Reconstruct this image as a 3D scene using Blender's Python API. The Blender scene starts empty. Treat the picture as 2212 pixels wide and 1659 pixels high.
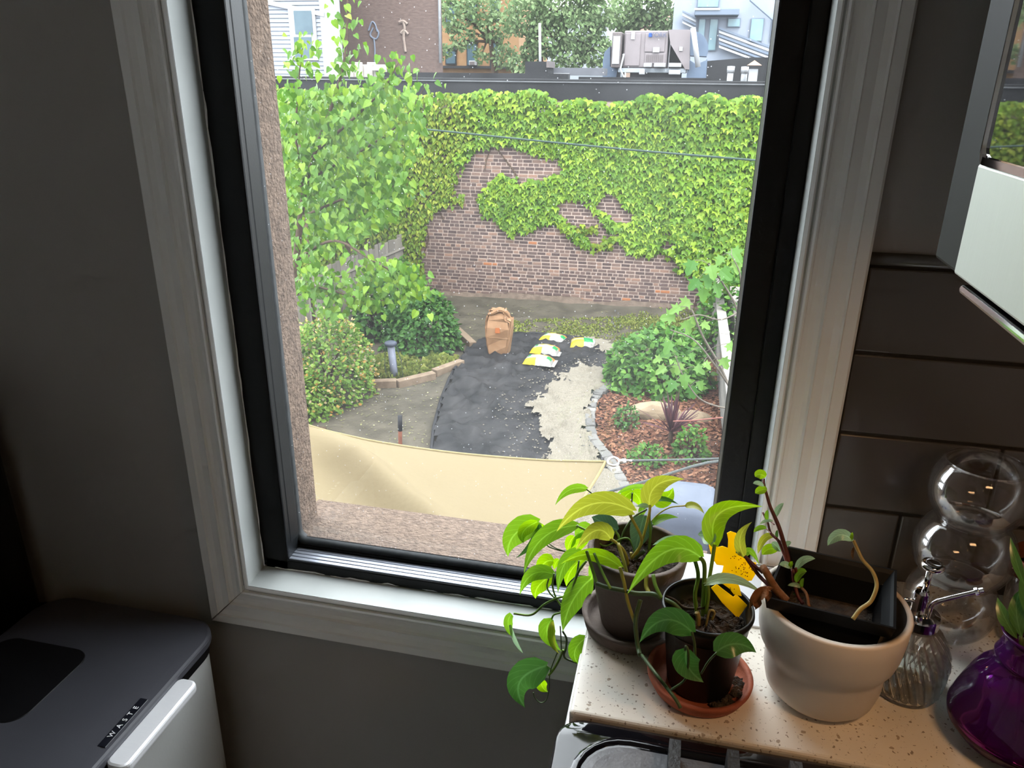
import bpy, bmesh, math, random
import numpy as np
from mathutils import Vector, Matrix, Euler

random.seed(7); rng = np.random.default_rng(11)
S = bpy.context.scene
COL = S.collection

# ------------------------------------------------------------------ camera
F = 1661.5; PPX, PPY = 1106.0, 829.5
R = np.array([[0.97473674, 0.09186106, -0.20359234],
              [0.22312175, -0.35864874, 0.90641479],
              [0.01024609, -0.92894167, -0.3700843]])      # camera axes (right, down, forward) as world columns
CAM = np.array([0.0, -0.95, 1.527])
cd = bpy.data.cameras.new('camera'); cam = bpy.data.objects.new('camera', cd); COL.objects.link(cam)
cd.sensor_width = 36.0; cd.sensor_fit = 'HORIZONTAL'; cd.lens = 36.0 * F / 2212.0
cd.clip_start = 0.02; cd.clip_end = 400
M = Matrix.Identity(4)
for i in range(3):
    M[i][0] = R[i, 0]; M[i][1] = -R[i, 1]; M[i][2] = -R[i, 2]; M[i][3] = CAM[i]
cam.matrix_world = M
S.camera = cam

# ------------------------------------------------------------------ world, sun, exposure
w = bpy.data.worlds.new('sky'); S.world = w; w.use_nodes = True
wn = w.node_tree.nodes; wl = w.node_tree.links; wn.clear()
wo = wn.new('ShaderNodeOutputWorld'); wb = wn.new('ShaderNodeBackground')
tc = wn.new('ShaderNodeTexCoord'); sx = wn.new('ShaderNodeSeparateXYZ'); cr_ = wn.new('ShaderNodeValToRGB')
cr_.color_ramp.elements[0].position = 0.0; cr_.color_ramp.elements[0].color = (0.82, 0.87, 0.93, 1)
cr_.color_ramp.elements[1].position = 0.7; cr_.color_ramp.elements[1].color = (0.90, 0.95, 1.0, 1)
wl.new(tc.outputs['Generated'], sx.inputs[0]); wl.new(sx.outputs['Z'], cr_.inputs[0])
wl.new(cr_.outputs[0], wb.inputs['Color']); wb.inputs['Strength'].default_value = 10.5
wl.new(wb.outputs[0], wo.inputs['Surface'])
sd = bpy.data.lights.new('sun', 'SUN'); sd.energy = 4.5; sd.angle = math.radians(30); sd.color = (1, .96, .9)
so = bpy.data.objects.new('sun', sd); COL.objects.link(so)
so.rotation_euler = Vector((-0.22, 0.58, -0.78)).to_track_quat('-Z', 'Y').to_euler(); so.location = (0, 6, 12)
S.view_settings.view_transform = 'Standard'; S.view_settings.look = 'None'
S.view_settings.exposure = 0.3; S.view_settings.gamma = 1.0; S.view_settings.use_curve_mapping = False
try:
    S.cycles.use_denoising = True
    S.cycles.max_bounces = 8; S.cycles.diffuse_bounces = 5; S.cycles.glossy_bounces = 4; S.cycles.transparent_max_bounces = 16
    S.cycles.use_adaptive_sampling = True; S.cycles.adaptive_threshold = .05
    S.cycles.sample_clamp_indirect = 6.0; S.cycles.caustics_reflective = False; S.cycles.caustics_refractive = False
except Exception:
    pass

# ------------------------------------------------------------------ geometry helpers
def ray(px, py): return R @ np.array([px - PPX, py - PPY, F])
def D(px, py, Y):                      # point seen at (px,py), Y metres in front of the camera along world y
    r = ray(px, py); return CAM + r * (Y / r[1])
def Z(px, py, z):                      # point seen at (px,py) on the level z
    r = ray(px, py); return CAM + r * ((z - CAM[2]) / r[2])
ZG = CAM[2] - 4.8                      # garden level
def G(px, py, dz=0.0): return Z(px, py, ZG + dz)

def woff(o):
    v = np.zeros(3)
    while o is not None:
        v = v + np.array(o.location); o = o.parent
    return v

def obj(name, vf, mat, parent=None, smooth=False, uv=None, local=False, mids=None):
    v, f = vf
    v = np.asarray(v, dtype=float).reshape(-1, 3)
    if parent is not None and not local: v = v - woff(parent)
    me = bpy.data.meshes.new(name); me.from_pydata(v.tolist(), [], [tuple(int(i) for i in q) for q in f])
    mats = mat if isinstance(mat, (list, tuple)) else [mat]
    for m in mats: me.materials.append(m)
    if mids is not None: me.polygons.foreach_set('material_index', list(mids))
    if smooth: me.polygons.foreach_set('use_smooth', [True] * len(me.polygons))
    if uv is not None:
        ul = me.uv_layers.new(name='uv'); idx = np.zeros(len(me.loops), dtype=np.int32)
        me.loops.foreach_get('vertex_index', idx)
        ul.data.foreach_set('uv', np.asarray(uv, dtype=float)[idx].ravel())
    me.update()
    o = bpy.data.objects.new(name, me); COL.objects.link(o)
    if parent is not None: o.parent = parent
    return o

def tag(o, label=None, cat=None, group=None, kind=None):
    if label: o['label'] = label
    if cat: o['category'] = cat
    if group: o['group'] = group
    if kind: o['kind'] = kind
    return o

def thing(name, label, cat, loc=(0, 0, 0), group=None, kind=None):
    o = bpy.data.objects.new(name, None); COL.objects.link(o); o.location = [float(c) for c in loc]
    o.empty_display_size = 0.05
    return tag(o, label, cat, group, kind)

def join(*ps):
    V = []; Fc = []; n = 0
    for v, f in ps:
        v = np.asarray(v, dtype=float).reshape(-1, 3); V.append(v)
        Fc += [tuple(int(i) + n for i in q) for q in f]; n += len(v)
    return np.concatenate(V), Fc

def box(x0, x1, y0, y1, z0, z1):
    v = [(x0, y0, z0), (x1, y0, z0), (x1, y1, z0), (x0, y1, z0), (x0, y0, z1), (x1, y0, z1), (x1, y1, z1), (x0, y1, z1)]
    f = [(3, 2, 1, 0), (4, 5, 6, 7), (0, 1, 5, 4), (1, 2, 6, 5), (2, 3, 7, 6), (3, 0, 4, 7)]
    return np.array(v, float), f

def bmvf(bm):
    bm.verts.ensure_lookup_table(); bm.verts.index_update()
    v = np.array([tuple(q.co) for q in bm.verts]); f = [tuple(x.index for x in q.verts) for q in bm.faces]
    bm.free(); return v, f

def rbox(x0, x1, y0, y1, z0, z1, r=0.004, seg=2):
    bm = bmesh.new(); bmesh.ops.create_cube(bm, size=1.0)
    for q in bm.verts:
        q.co = Vector(((x0 + x1) / 2 + q.co.x * (x1 - x0), (y0 + y1) / 2 + q.co.y * (y1 - y0), (z0 + z1) / 2 + q.co.z * (z1 - z0)))
    bmesh.ops.bevel(bm, geom=bm.edges[:], offset=r, segments=seg, affect='EDGES', profile=0.5)
    return bmvf(bm)

def rrect(x0, x1, y0, y1, r, n=6):     # rounded rectangle outline, counter-clockwise
    pts = []
    for cx, cy, a0 in ((x1 - r, y1 - r, 0), (x0 + r, y1 - r, 90), (x0 + r, y0 + r, 180), (x1 - r, y0 + r, 270)):
        for k in range(n + 1):
            a = math.radians(a0 + 90 * k / n); pts.append((cx + r * math.cos(a), cy + r * math.sin(a)))
    return pts

def loft(rings, caps=(True, True)):
    n = len(rings[0]); V = np.concatenate([np.asarray(q, float) for q in rings]); Fc = []
    for i in range(len(rings) - 1):
        a = i * n; b = a + n
        for k in range(n):
            k2 = (k + 1) % n; Fc.append((a + k, a + k2, b + k2, b + k))
    if caps[0]: Fc.append(tuple(reversed(range(n))))
    if caps[1]: Fc.append(tuple(range((len(rings) - 1) * n, len(rings) * n)))
    return V, Fc

def prism(poly, h0, h1, axis='z'):
    def P(a, b, h):
        return (a, b, h) if axis == 'z' else ((a, h, b) if axis == 'y' else (h, a, b))
    return loft([[P(a, b, h0) for a, b in poly], [P(a, b, h1) for a, b in poly]])

def lathe(prof, c=(0, 0, 0), n=48, tilt=None, rib=None):
    rings = []
    for r, z in prof:
        ring = []
        for k in range(n):
            a = 2 * math.pi * k / n; rr = r if rib is None else r * rib(a, z)
            p = np.array([rr * math.cos(a), rr * math.sin(a), z])
            if tilt is not None: p = tilt @ p
            ring.append(p + np.array(c))
        rings.append(ring)
    return loft(rings, (prof[0][0] > 1e-5, prof[-1][0] > 1e-5)) if prof[0][0] > 1e-5 or prof[-1][0] > 1e-5 else loft(rings, (False, False))

def shell(prof_out, t, c, n=48, rib=None, tilt=None):      # open vessel with a wall thickness
    inner = [(max(r - t, 0.0005), max(z, prof_out[0][1] + t)) for r, z in reversed(prof_out)]
    rings = list(prof_out) + inner
    v, f = lathe(rings, c, n, tilt, rib)
    return v, f

def cr(pts, k=6):                     # Catmull-Rom resampling
    P = np.asarray(pts, float)
    if len(P) < 3: return np.array([P[0] + (P[-1] - P[0]) * t for t in np.linspace(0, 1, k + 1)])
    Q = np.vstack([2 * P[0] - P[1], P, 2 * P[-1] - P[-2]]); out = []
    for i in range(1, len(Q) - 2):
        for j in range(k):
            t = j / k; a, b, c, d = Q[i - 1], Q[i], Q[i + 1], Q[i + 2]
            out.append(0.5 * (2 * b + (c - a) * t + (2 * a - 5 * b + 4 * c - d) * t * t + (3 * b - a - 3 * c + d) * t ** 3))
    out.append(P[-1]); return np.array(out)

def tube(pts, r, n=8, caps=True):
    P = np.asarray(pts, float); m = len(P)
    rr = np.full(m, r) if np.isscalar(r) else np.interp(np.linspace(0, 1, m), np.linspace(0, 1, len(r)), r)
    T = np.gradient(P, axis=0); T /= np.linalg.norm(T, axis=1)[:, None] + 1e-12
    u = np.cross(T[0], [0, 0, 1.0]);
    if np.linalg.norm(u) < 1e-3: u = np.cross(T[0], [1.0, 0, 0])
    u /= np.linalg.norm(u); rings = []
    for i in range(m):
        u = u - T[i] * (u @ T[i]); u /= np.linalg.norm(u) + 1e-12; v = np.cross(T[i], u)
        rings.append([P[i] + rr[i] * (math.cos(a) * u + math.sin(a) * v) for a in np.linspace(0, 2 * math.pi, n, endpoint=False)])
    return loft(rings, (caps, caps))

def inpoly(x, y, poly):
    x = np.asarray(x); y = np.asarray(y); ins = np.zeros(x.shape, bool); n = len(poly); j = n - 1
    for i in range(n):
        xi, yi = poly[i][:2]; xj, yj = poly[j][:2]
        c = ((yi > y) != (yj > y)) & (x < (xj - xi) * (y - yi) / (yj - yi + 1e-12) + xi)
        ins ^= c; j = i
    return ins

def vnoise(x, y, seed=0):             # cheap smooth value noise on arrays
    x = np.asarray(x, float); y = np.asarray(y, float)
    xi = np.floor(x).astype(int); yi = np.floor(y).astype(int); fx = x - xi; fy = y - yi
    fx = fx * fx * (3 - 2 * fx); fy = fy * fy * (3 - 2 * fy)
    def h(a, b):
        n = (a * 374761393 + b * 668265263 + seed * 982451653) & 0x7fffffff
        n = ((n ^ (n >> 13)) * 1274126177) & 0x7fffffff
        return (n & 0xffff) / 65535.0
    return (h(xi, yi) * (1 - fx) + h(xi + 1, yi) * fx) * (1 - fy) + (h(xi, yi + 1) * (1 - fx) + h(xi + 1, yi + 1) * fx) * fy

# ------------------------------------------------------------------ materials
KO = 1.0
def srgb(r, g, b): return tuple(KO * (((c / 255 + .055) / 1.055) ** 2.4 if c > 10 else c / 255 / 12.92) for c in (r, g, b))

def mat(name, c, rough=.6, metal=0.0, c2=None, ns=8.0, bump=0.0, bs=60.0, spec=.5, coat=0.0, detail=6.0, emit=None, aniso=None, stretch=None):
    m = bpy.data.materials.new(name); m.use_nodes = True; nt = m.node_tree; N = nt.nodes; L = nt.links
    p = N['Principled BSDF']; p.inputs['Base Color'].default_value = (*c, 1); p.inputs['Roughness'].default_value = rough
    p.inputs['Metallic'].default_value = metal; p.inputs['Specular IOR Level'].default_value = spec * KO
    p.inputs['Coat Weight'].default_value = coat
    tcn = N.new('ShaderNodeTexCoord'); mp = N.new('ShaderNodeMapping'); L.new(tcn.outputs['Object'], mp.inputs[0])
    if stretch: mp.inputs['Scale'].default_value = stretch
    nz = N.new('ShaderNodeTexNoise'); nz.inputs['Scale'].default_value = ns; nz.inputs['Detail'].default_value = detail
    L.new(mp.outputs[0], nz.inputs['Vector'])
    if c2 is not None:
        rp = N.new('ShaderNodeValToRGB'); rp.color_ramp.elements[0].position = .35; rp.color_ramp.elements[1].position = .65
        rp.color_ramp.elements[0].color = (*c, 1); rp.color_ramp.elements[1].color = (*c2, 1)
        L.new(nz.outputs['Fac'], rp.inputs[0]); L.new(rp.outputs[0], p.inputs['Base Color'])
    if bump > 0:
        nb = N.new('ShaderNodeTexNoise'); nb.inputs['Scale'].default_value = bs; nb.inputs['Detail'].default_value = 5
        L.new(mp.outputs[0], nb.inputs['Vector'])
        bn = N.new('ShaderNodeBump'); bn.inputs['Strength'].default_value = bump; bn.inputs['Distance'].default_value = .01
        L.new(nb.outputs['Fac'], bn.inputs['Height']); L.new(bn.outputs[0], p.inputs['Normal'])
    if emit:
        p.inputs['Emission Color'].default_value = (*emit[0], 1); p.inputs['Emission Strength'].default_value = emit[1]
    return m

def rampmat(name, cols, rough=.6, bump=0, bs=80, transl=0.0, spec=.3, vein=False):   # colour varies from piece to piece
    m = bpy.data.materials.new(name); m.use_nodes = True; nt = m.node_tree; N = nt.nodes; L = nt.links
    p = N['Principled BSDF']; p.inputs['Roughness'].default_value = rough; p.inputs['Specular IOR Level'].default_value = spec * KO
    ge = N.new('ShaderNodeNewGeometry'); oi = N.new('ShaderNodeObjectInfo')
    ad = N.new('ShaderNodeMath'); ad.operation = 'ADD'; fr = N.new('ShaderNodeMath'); fr.operation = 'FRACT'
    L.new(ge.outputs['Random Per Island'], ad.inputs[0]); L.new(oi.outputs['Random'], ad.inputs[1]); L.new(ad.outputs[0], fr.inputs[0])
    rp = N.new('ShaderNodeValToRGB'); e = rp.color_ramp.elements
    while len(e) < len(cols): e.new(.5)
    for i, (pos, c) in enumerate(cols): e[i].position = pos; e[i].color = (*c, 1)
    L.new(fr.outputs[0], rp.inputs[0]); out = rp.outputs[0]
    if vein:
        uvn = N.new('ShaderNodeUVMap'); sp = N.new('ShaderNodeSeparateXYZ'); L.new(uvn.outputs[0], sp.inputs[0])
        ab = N.new('ShaderNodeMath'); ab.operation = 'ABSOLUTE'; L.new(sp.outputs['X'], ab.inputs[0])
        mr = N.new('ShaderNodeMapRange'); mr.inputs['From Min'].default_value = .02; mr.inputs['From Max'].default_value = .09
        mr.inputs['To Min'].default_value = .55; mr.inputs['To Max'].default_value = 0; L.new(ab.outputs[0], mr.inputs['Value'])
        # side veins: stripes of v - 0.5|u|
        mu = N.new('ShaderNodeMath'); mu.operation = 'MULTIPLY'; mu.inputs[1].default_value = .32; L.new(ab.outputs[0], mu.inputs[0])
        su = N.new('ShaderNodeMath'); su.operation = 'SUBTRACT'; L.new(sp.outputs['Y'], su.inputs[0]); L.new(mu.outputs[0], su.inputs[1])
        m2 = N.new('ShaderNodeMath'); m2.operation = 'MULTIPLY'; m2.inputs[1].default_value = 44; L.new(su.outputs[0], m2.inputs[0])
        si = N.new('ShaderNodeMath'); si.operation = 'SINE'; L.new(m2.outputs[0], si.inputs[0])
        r2 = N.new('ShaderNodeMapRange'); r2.inputs['From Min'].default_value = .8; r2.inputs['From Max'].default_value = 1
        r2.inputs['To Min'].default_value = 0; r2.inputs['To Max'].default_value = .22; L.new(si.outputs[0], r2.inputs['Value'])
        mx = N.new('ShaderNodeMath'); mx.operation = 'MAXIMUM'; L.new(mr.outputs[0], mx.inputs[0]); L.new(r2.outputs[0], mx.inputs[1])
        mc = N.new('ShaderNodeMixRGB'); mc.inputs[2].default_value = (*[min(1, c * 1.7 + .05) for c in cols[-1][1]], 1)
        L.new(mx.outputs[0], mc.inputs[0]); L.new(out, mc.inputs[1]); out = mc.outputs[0]
    L.new(out, p.inputs['Base Color'])
    if bump > 0:
        tcn = N.new('ShaderNodeTexCoord'); nb = N.new('ShaderNodeTexNoise'); nb.inputs['Scale'].default_value = bs
        L.new(tcn.outputs['Object'], nb.inputs['Vector']); bn = N.new('ShaderNodeBump'); bn.inputs['Strength'].default_value = bump
        bn.inputs['Distance'].default_value = .01; L.new(nb.outputs['Fac'], bn.inputs['Height']); L.new(bn.outputs[0], p.inputs['Normal'])
    if transl > 0:
        tr = N.new('ShaderNodeBsdfTranslucent'); mi = N.new('ShaderNodeMixShader'); mi.inputs[0].default_value = transl
        hs = N.new('ShaderNodeHueSaturation'); hs.inputs['Saturation'].default_value = 1.1; hs.inputs['Value'].default_value = 1.35
        L.new(out, hs.inputs['Color']); L.new(hs.outputs[0], tr.inputs['Color'])
        L.new(p.outputs[0], mi.inputs[1]); L.new(tr.outputs[0], mi.inputs[2]); L.new(mi.outputs[0], N['Material Output'].inputs['Surface'])
    return m

def clearglass(name, tint=(1, 1, 1), refl=1.0, rough=0.0, film=0.0, filmc=(.8, .8, .78)):   # thin-walled glass
    m = bpy.data.materials.new(name); m.use_nodes = True; nt = m.node_tree; N = nt.nodes; L = nt.links
    N.remove(N['Principled BSDF']); o = N['Material Output']
    t = N.new('ShaderNodeBsdfTransparent'); t.inputs['Color'].default_value = (*tint, 1)
    g = N.new('ShaderNodeBsdfGlossy'); g.inputs['Roughness'].default_value = rough
    fr = N.new('ShaderNodeFresnel'); fr.inputs['IOR'].default_value = 1.5
    mu = N.new('ShaderNodeMath'); mu.operation = 'MULTIPLY'; mu.inputs[1].default_value = refl; mu.use_clamp = True; L.new(fr.outputs[0], mu.inputs[0])
    mx = N.new('ShaderNodeMixShader'); L.new(mu.outputs[0], mx.inputs[0]); L.new(t.outputs[0], mx.inputs[1]); L.new(g.outputs[0], mx.inputs[2])
    last = mx
    if film > 0:
        d = N.new('ShaderNodeBsdfDiffuse'); d.inputs['Color'].default_value = (*filmc, 1)
        m2 = N.new('ShaderNodeMixShader'); m2.inputs[0].default_value = film
        L.new(mx.outputs[0], m2.inputs[1]); L.new(d.outputs[0], m2.inputs[2]); last = m2
    L.new(last.outputs[0], o.inputs['Surface']); return m

def dirtyglass(name):
    m = clearglass(name, (.96, .98, .97), .55); nt = m.node_tree; N = nt.nodes; L = nt.links; o = N['Material Output']
    prev = o.inputs['Surface'].links[0].from_node
    d = N.new('ShaderNodeBsdfDiffuse'); d.inputs['Color'].default_value = (.9, .92, .95, 1)
    tr = N.new('ShaderNodeBsdfTranslucent'); tr.inputs['Color'].default_value = (.9, .92, .95, 1)
    md = N.new('ShaderNodeMixShader'); md.inputs[0].default_value = .75; L.new(d.outputs[0], md.inputs[1]); L.new(tr.outputs[0], md.inputs[2])
    tcn = N.new('ShaderNodeTexCoord'); nz = N.new('ShaderNodeTexNoise'); nz.inputs['Scale'].default_value = 3.0; nz.inputs['Detail'].default_value = 4
    L.new(tcn.outputs['Object'], nz.inputs['Vector'])
    mr = N.new('ShaderNodeMapRange'); mr.inputs['From Min'].default_value = .35; mr.inputs['From Max'].default_value = .7
    mr.inputs['To Min'].default_value = .012; mr.inputs['To Max'].default_value = .032; L.new(nz.outputs['Fac'], mr.inputs['Value'])
    vo = N.new('ShaderNodeTexVoronoi'); vo.inputs['Scale'].default_value = 260; L.new(tcn.outputs['Object'], vo.inputs['Vector'])
    sp = N.new('ShaderNodeSeparateColor'); L.new(vo.outputs['Color'], sp.inputs[0])
    gt = N.new('ShaderNodeMath'); gt.operation = 'GREATER_THAN'; gt.inputs[1].default_value = .93; L.new(sp.outputs[0], gt.inputs[0])
    lt = N.new('ShaderNodeMath'); lt.operation = 'LESS_THAN'; lt.inputs[1].default_value = .18; L.new(vo.outputs['Distance'], lt.inputs[0])
    ml = N.new('ShaderNodeMath'); ml.operation = 'MULTIPLY'; L.new(gt.outputs[0], ml.inputs[0]); L.new(lt.outputs[0], ml.inputs[1])
    m3 = N.new('ShaderNodeMath'); m3.operation = 'MULTIPLY'; m3.inputs[1].default_value = .32; L.new(ml.outputs[0], m3.inputs[0])
    ad = N.new('ShaderNodeMath'); ad.operation = 'ADD'; ad.use_clamp = True; L.new(mr.outputs[0], ad.inputs[0]); L.new(m3.outputs[0], ad.inputs[1])
    mx = N.new('ShaderNodeMixShader'); L.new(ad.outputs[0], mx.inputs[0]); L.new(prev.outputs[0], mx.inputs[1]); L.new(md.outputs[0], mx.inputs[2])
    L.new(mx.outputs[0], o.inputs['Surface']); return m

def quartz(name):
    m = mat(name, srgb(234, 229, 219), .22, c2=srgb(226, 220, 209), ns=14, spec=.5); nt = m.node_tree; N = nt.nodes; L = nt.links
    p = N['Principled BSDF']; src = p.inputs['Base Color'].links[0].from_socket
    tcn = N.new('ShaderNodeTexCoord'); cur = src
    for sc, thr, dist, col in ((230, .80, .30, (.16, .11, .07)), (120, .86, .26, (.30, .22, .15)), (420, .86, .3, (.35, .31, .26))):
        nz = N.new('ShaderNodeTexNoise'); nz.inputs['Scale'].default_value = sc * 1.3
        mp = N.new('ShaderNodeVectorMath'); mp.operation = 'ADD'; sc2 = N.new('ShaderNodeVectorMath'); sc2.operation = 'SCALE'; sc2.inputs['Scale'].default_value = .006
        L.new(tcn.outputs['Object'], nz.inputs['Vector']); L.new(nz.outputs['Color'], sc2.inputs[0])
        L.new(tcn.outputs['Object'], mp.inputs[0]); L.new(sc2.outputs[0], mp.inputs[1])
        vo = N.new('ShaderNodeTexVoronoi'); vo.inputs['Scale'].default_value = sc; L.new(mp.outputs[0], vo.inputs['Vector'])
        sp = N.new('ShaderNodeSeparateColor'); L.new(vo.outputs['Color'], sp.inputs[0])
        gt = N.new('ShaderNodeMath'); gt.operation = 'GREATER_THAN'; gt.inputs[1].default_value = thr; L.new(sp.outputs[0], gt.inputs[0])
        lt = N.new('ShaderNodeMath'); lt.operation = 'LESS_THAN'; lt.inputs[1].default_value = dist; L.new(vo.outputs['Distance'], lt.inputs[0])
        ml = N.new('ShaderNodeMath'); ml.operation = 'MULTIPLY'; L.new(gt.outputs[0], ml.inputs[0]); L.new(lt.outputs[0], ml.inputs[1])
        m4 = N.new('ShaderNodeMath'); m4.operation = 'MULTIPLY'; m4.inputs[1].default_value = .75; L.new(ml.outputs[0], m4.inputs[0])
        mc = N.new('ShaderNodeMixRGB'); mc.inputs[2].default_value = (*col, 1); L.new(m4.outputs[0], mc.inputs[0]); L.new(cur, mc.inputs[1]); cur = mc.outputs[0]
    L.new(cur, p.inputs['Base Color']); return m

MT = {}
MT['wall'] = mat('greige_paint', (.36, .347, .33), .75, c2=(.345, .333, .316), ns=3, bump=.08, bs=300)
MT['white_room'] = mat('white_paint', (.86, .86, .85), .8, c2=(.84, .84, .83), ns=2)
MT['floor'] = mat('wood_floor', (.50, .47, .43), .4, c2=(.45, .42, .38), ns=6, stretch=(1, 12, 1))
MT['trim'] = mat('trim_paint', (.88, .89, .89), .38, c2=(.87, .88, .88), ns=5)
MT['jamb'] = mat('dimmed_jamb_paint', (.44, .46, .45), .5, c2=(.38, .40, .39), ns=9)  # trim paint greyed in its colour to imitate dimmer light on the jambs
MT['frame'] = mat('black_frame', (.004, .005, .006), .45, c2=(.006, .007, .008), ns=20, bump=.03, bs=400, spec=.22)
MT['ledge'] = mat('frame_ledge', (.30, .32, .37), .36, .75, bump=.03, bs=300)  # black frame part; its sky sheen is put into this paler bluish colour
MT['gasket'] = mat('rubber_gasket', (.010, .012, .013), .55, c2=(.022, .025, .027), ns=60, spec=.2)
MT['glass'] = dirtyglass('dirty_window_glass')
MT['stucco'] = mat('tan_stucco', srgb(108, 92, 80), .95, c2=srgb(84, 71, 62), ns=90, bump=.9, bs=170, detail=8, spec=.1)
MT['tile'] = mat('dark_tile', (.090, .083, .076), .16, c2=(.076, .070, .064), ns=4, spec=.6, bump=.02, bs=8)
MT['grout'] = mat('dark_grout', (.012, .011, .010), .9, c2=(.02, .018, .016), ns=90)
MT['quartz'] = quartz('speckled_quartz')
MT['steel'] = mat('brushed_steel', (.62, .62, .62), .28, 1.0, c2=(.56, .56, .57), ns=40, stretch=(1, 1, 30))
MT['steel_l'] = mat('satin_steel', (.66, .69, .66), .40, .6, c2=(.64, .67, .64), ns=30, stretch=(1, 40, 1))
MT['bin_steel'] = mat('grey_steel', (.66, .67, .66), .5, .1, c2=(.62, .63, .62), ns=90, stretch=(1, 30, 1))
MT['handle'] = mat('bright_metal', (.95, .95, .97), .5, .45, c2=(.92, .92, .95), ns=60, stretch=(1, 20, 1))
MT['chrome'] = mat('chrome', (.78, .77, .78), .06, 1.0, c2=(.72, .71, .72), ns=6)
MT['lid'] = mat('black_plastic_lid', (.055, .055, .066), .40, c2=(.064, .064, .076), ns=8, bump=.03, bs=500)
MT['black'] = mat('black_satin', (.004, .004, .005), .5, c2=(.006, .006, .007), ns=10, spec=.2)
MT['fridge'] = mat('black_fridge', (.004, .005, .004), .2, c2=(.006, .007, .006), ns=3)
MT['cooktop'] = mat('black_enamel', (.004, .004, .006), .06, c2=(.006, .006, .008), ns=6, spec=.4)
MT['enamel'] = mat('grey_enamel', (.10, .10, .108), .5, c2=(.16, .16, .17), ns=40, bump=.15, bs=200)
MT['iron'] = mat('cast_iron', (.018, .019, .020), .55, c2=(.03, .03, .032), ns=80, bump=.3, bs=300)
MT['mwglass'] = mat('dark_glass', (.006, .006, .007), .02, c2=(.008, .008, .009), ns=2, spec=1.0, coat=.6)
MT['pot_grey'] = mat('weathered_terracotta', srgb(104, 90, 82), .8, c2=srgb(88, 76, 70), ns=18, bump=.2, bs=120)
MT['terracotta'] = mat('terracotta', srgb(176, 96, 66), .75, c2=srgb(150, 78, 54), ns=16, bump=.15, bs=140)
MT['soil'] = mat('potting_soil', (.028, .020, .014), .95, c2=(.075, .05, .034), ns=120, bump=1.0, bs=160)
MT['pot_black'] = mat('black_pot_plastic', (.005, .0055, .006), .35, c2=(.007, .0075, .008), ns=30, spec=.3)
MT['pot_white'] = mat('matte_white_ceramic', srgb(216, 206, 194), .55, c2=srgb(208, 198, 186), ns=10, bump=.03, bs=300)
MT['pot_inside'] = mat('ceramic_inside', srgb(196, 168, 138), .6, c2=srgb(186, 156, 128), ns=10)
MT['yellow'] = rampmat('yellow_sticky_card', [(0, srgb(252, 222, 14)), (1, srgb(252, 222, 14))], .45, transl=.5)
MT['bug'] = mat('dark_specks', (.05, .035, .01), .8, c2=(.09, .06, .01), ns=40)
MT['paper'] = mat('white_card', srgb(226, 226, 228), .5, c2=srgb(218, 218, 220), ns=20)
MT['blue'] = mat('blue_print', srgb(38, 52, 150), .5, c2=srgb(44, 60, 160), ns=20)
MT['vase'] = clearglass('clear_vase_glass', (.99, .99, .99), .5, .01, .012, (.8, .79, .76))
MT['bottle'] = clearglass('ribbed_bottle_glass', (.98, .99, .99), .95, .03, .08, (.88, .93, .91))
MT['water'] = clearglass('water', (.93, .97, .96), .8)
MT['purple'] = clearglass('purple_glass', (.60, .20, .70), 1.0, .02, .12, (.26, .03, .36))
MT['copper'] = mat('copper_brown', (.22, .07, .03), .4, .3, c2=(.16, .05, .025), ns=20)
MT['cork'] = mat('wood_coaster', srgb(150, 92, 50), .6, c2=srgb(122, 72, 38), ns=30)
MT['stem_g'] = mat('green_stem', srgb(120, 150, 52), .45, c2=srgb(86, 122, 44), ns=30, spec=.4)
MT['stem_d'] = mat('dark_green_stem', srgb(58, 84, 42), .5, c2=srgb(76, 92, 48), ns=60)
MT['stem_y'] = mat('yellow_stem', srgb(170, 160, 66), .45, c2=srgb(150, 150, 60), ns=30)
MT['stem_r'] = mat('red_stem', srgb(104, 46, 38), .5, c2=srgb(84, 34, 30), ns=40)
MT['stem_b'] = mat('tan_stem', srgb(164, 148, 88), .55, c2=srgb(146, 126, 72), ns=50)
MT['dry'] = mat('dry_brown_leaf', srgb(134, 88, 44), .8, c2=srgb(104, 64, 32), ns=30, bump=.4, bs=90)
def LM(name, c, c2, t=.38, rough=.35): return rampmat(name, [(0, c), (1, c2)], rough, transl=t, vein=True, spec=.5)
MT['lf_bright'] = LM('leaf_bright', srgb(124, 160, 44), srgb(136, 170, 54), .45)
MT['lf_olive'] = LM('leaf_olive', srgb(146, 152, 60), srgb(158, 162, 66), .42)
MT['lf_green'] = LM('leaf_green', srgb(104, 144, 48), srgb(118, 156, 56), .4)
MT['lf_dark'] = LM('leaf_dark', srgb(62, 104, 46), srgb(72, 114, 54), .22, .28)
MT['lf_pale'] = LM('leaf_pale', srgb(140, 172, 136), srgb(156, 186, 148), .25, .28)
MT['lf_blue'] = LM('leaf_bluegreen', srgb(70, 100, 78), srgb(80, 112, 84), .15, .35)

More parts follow.
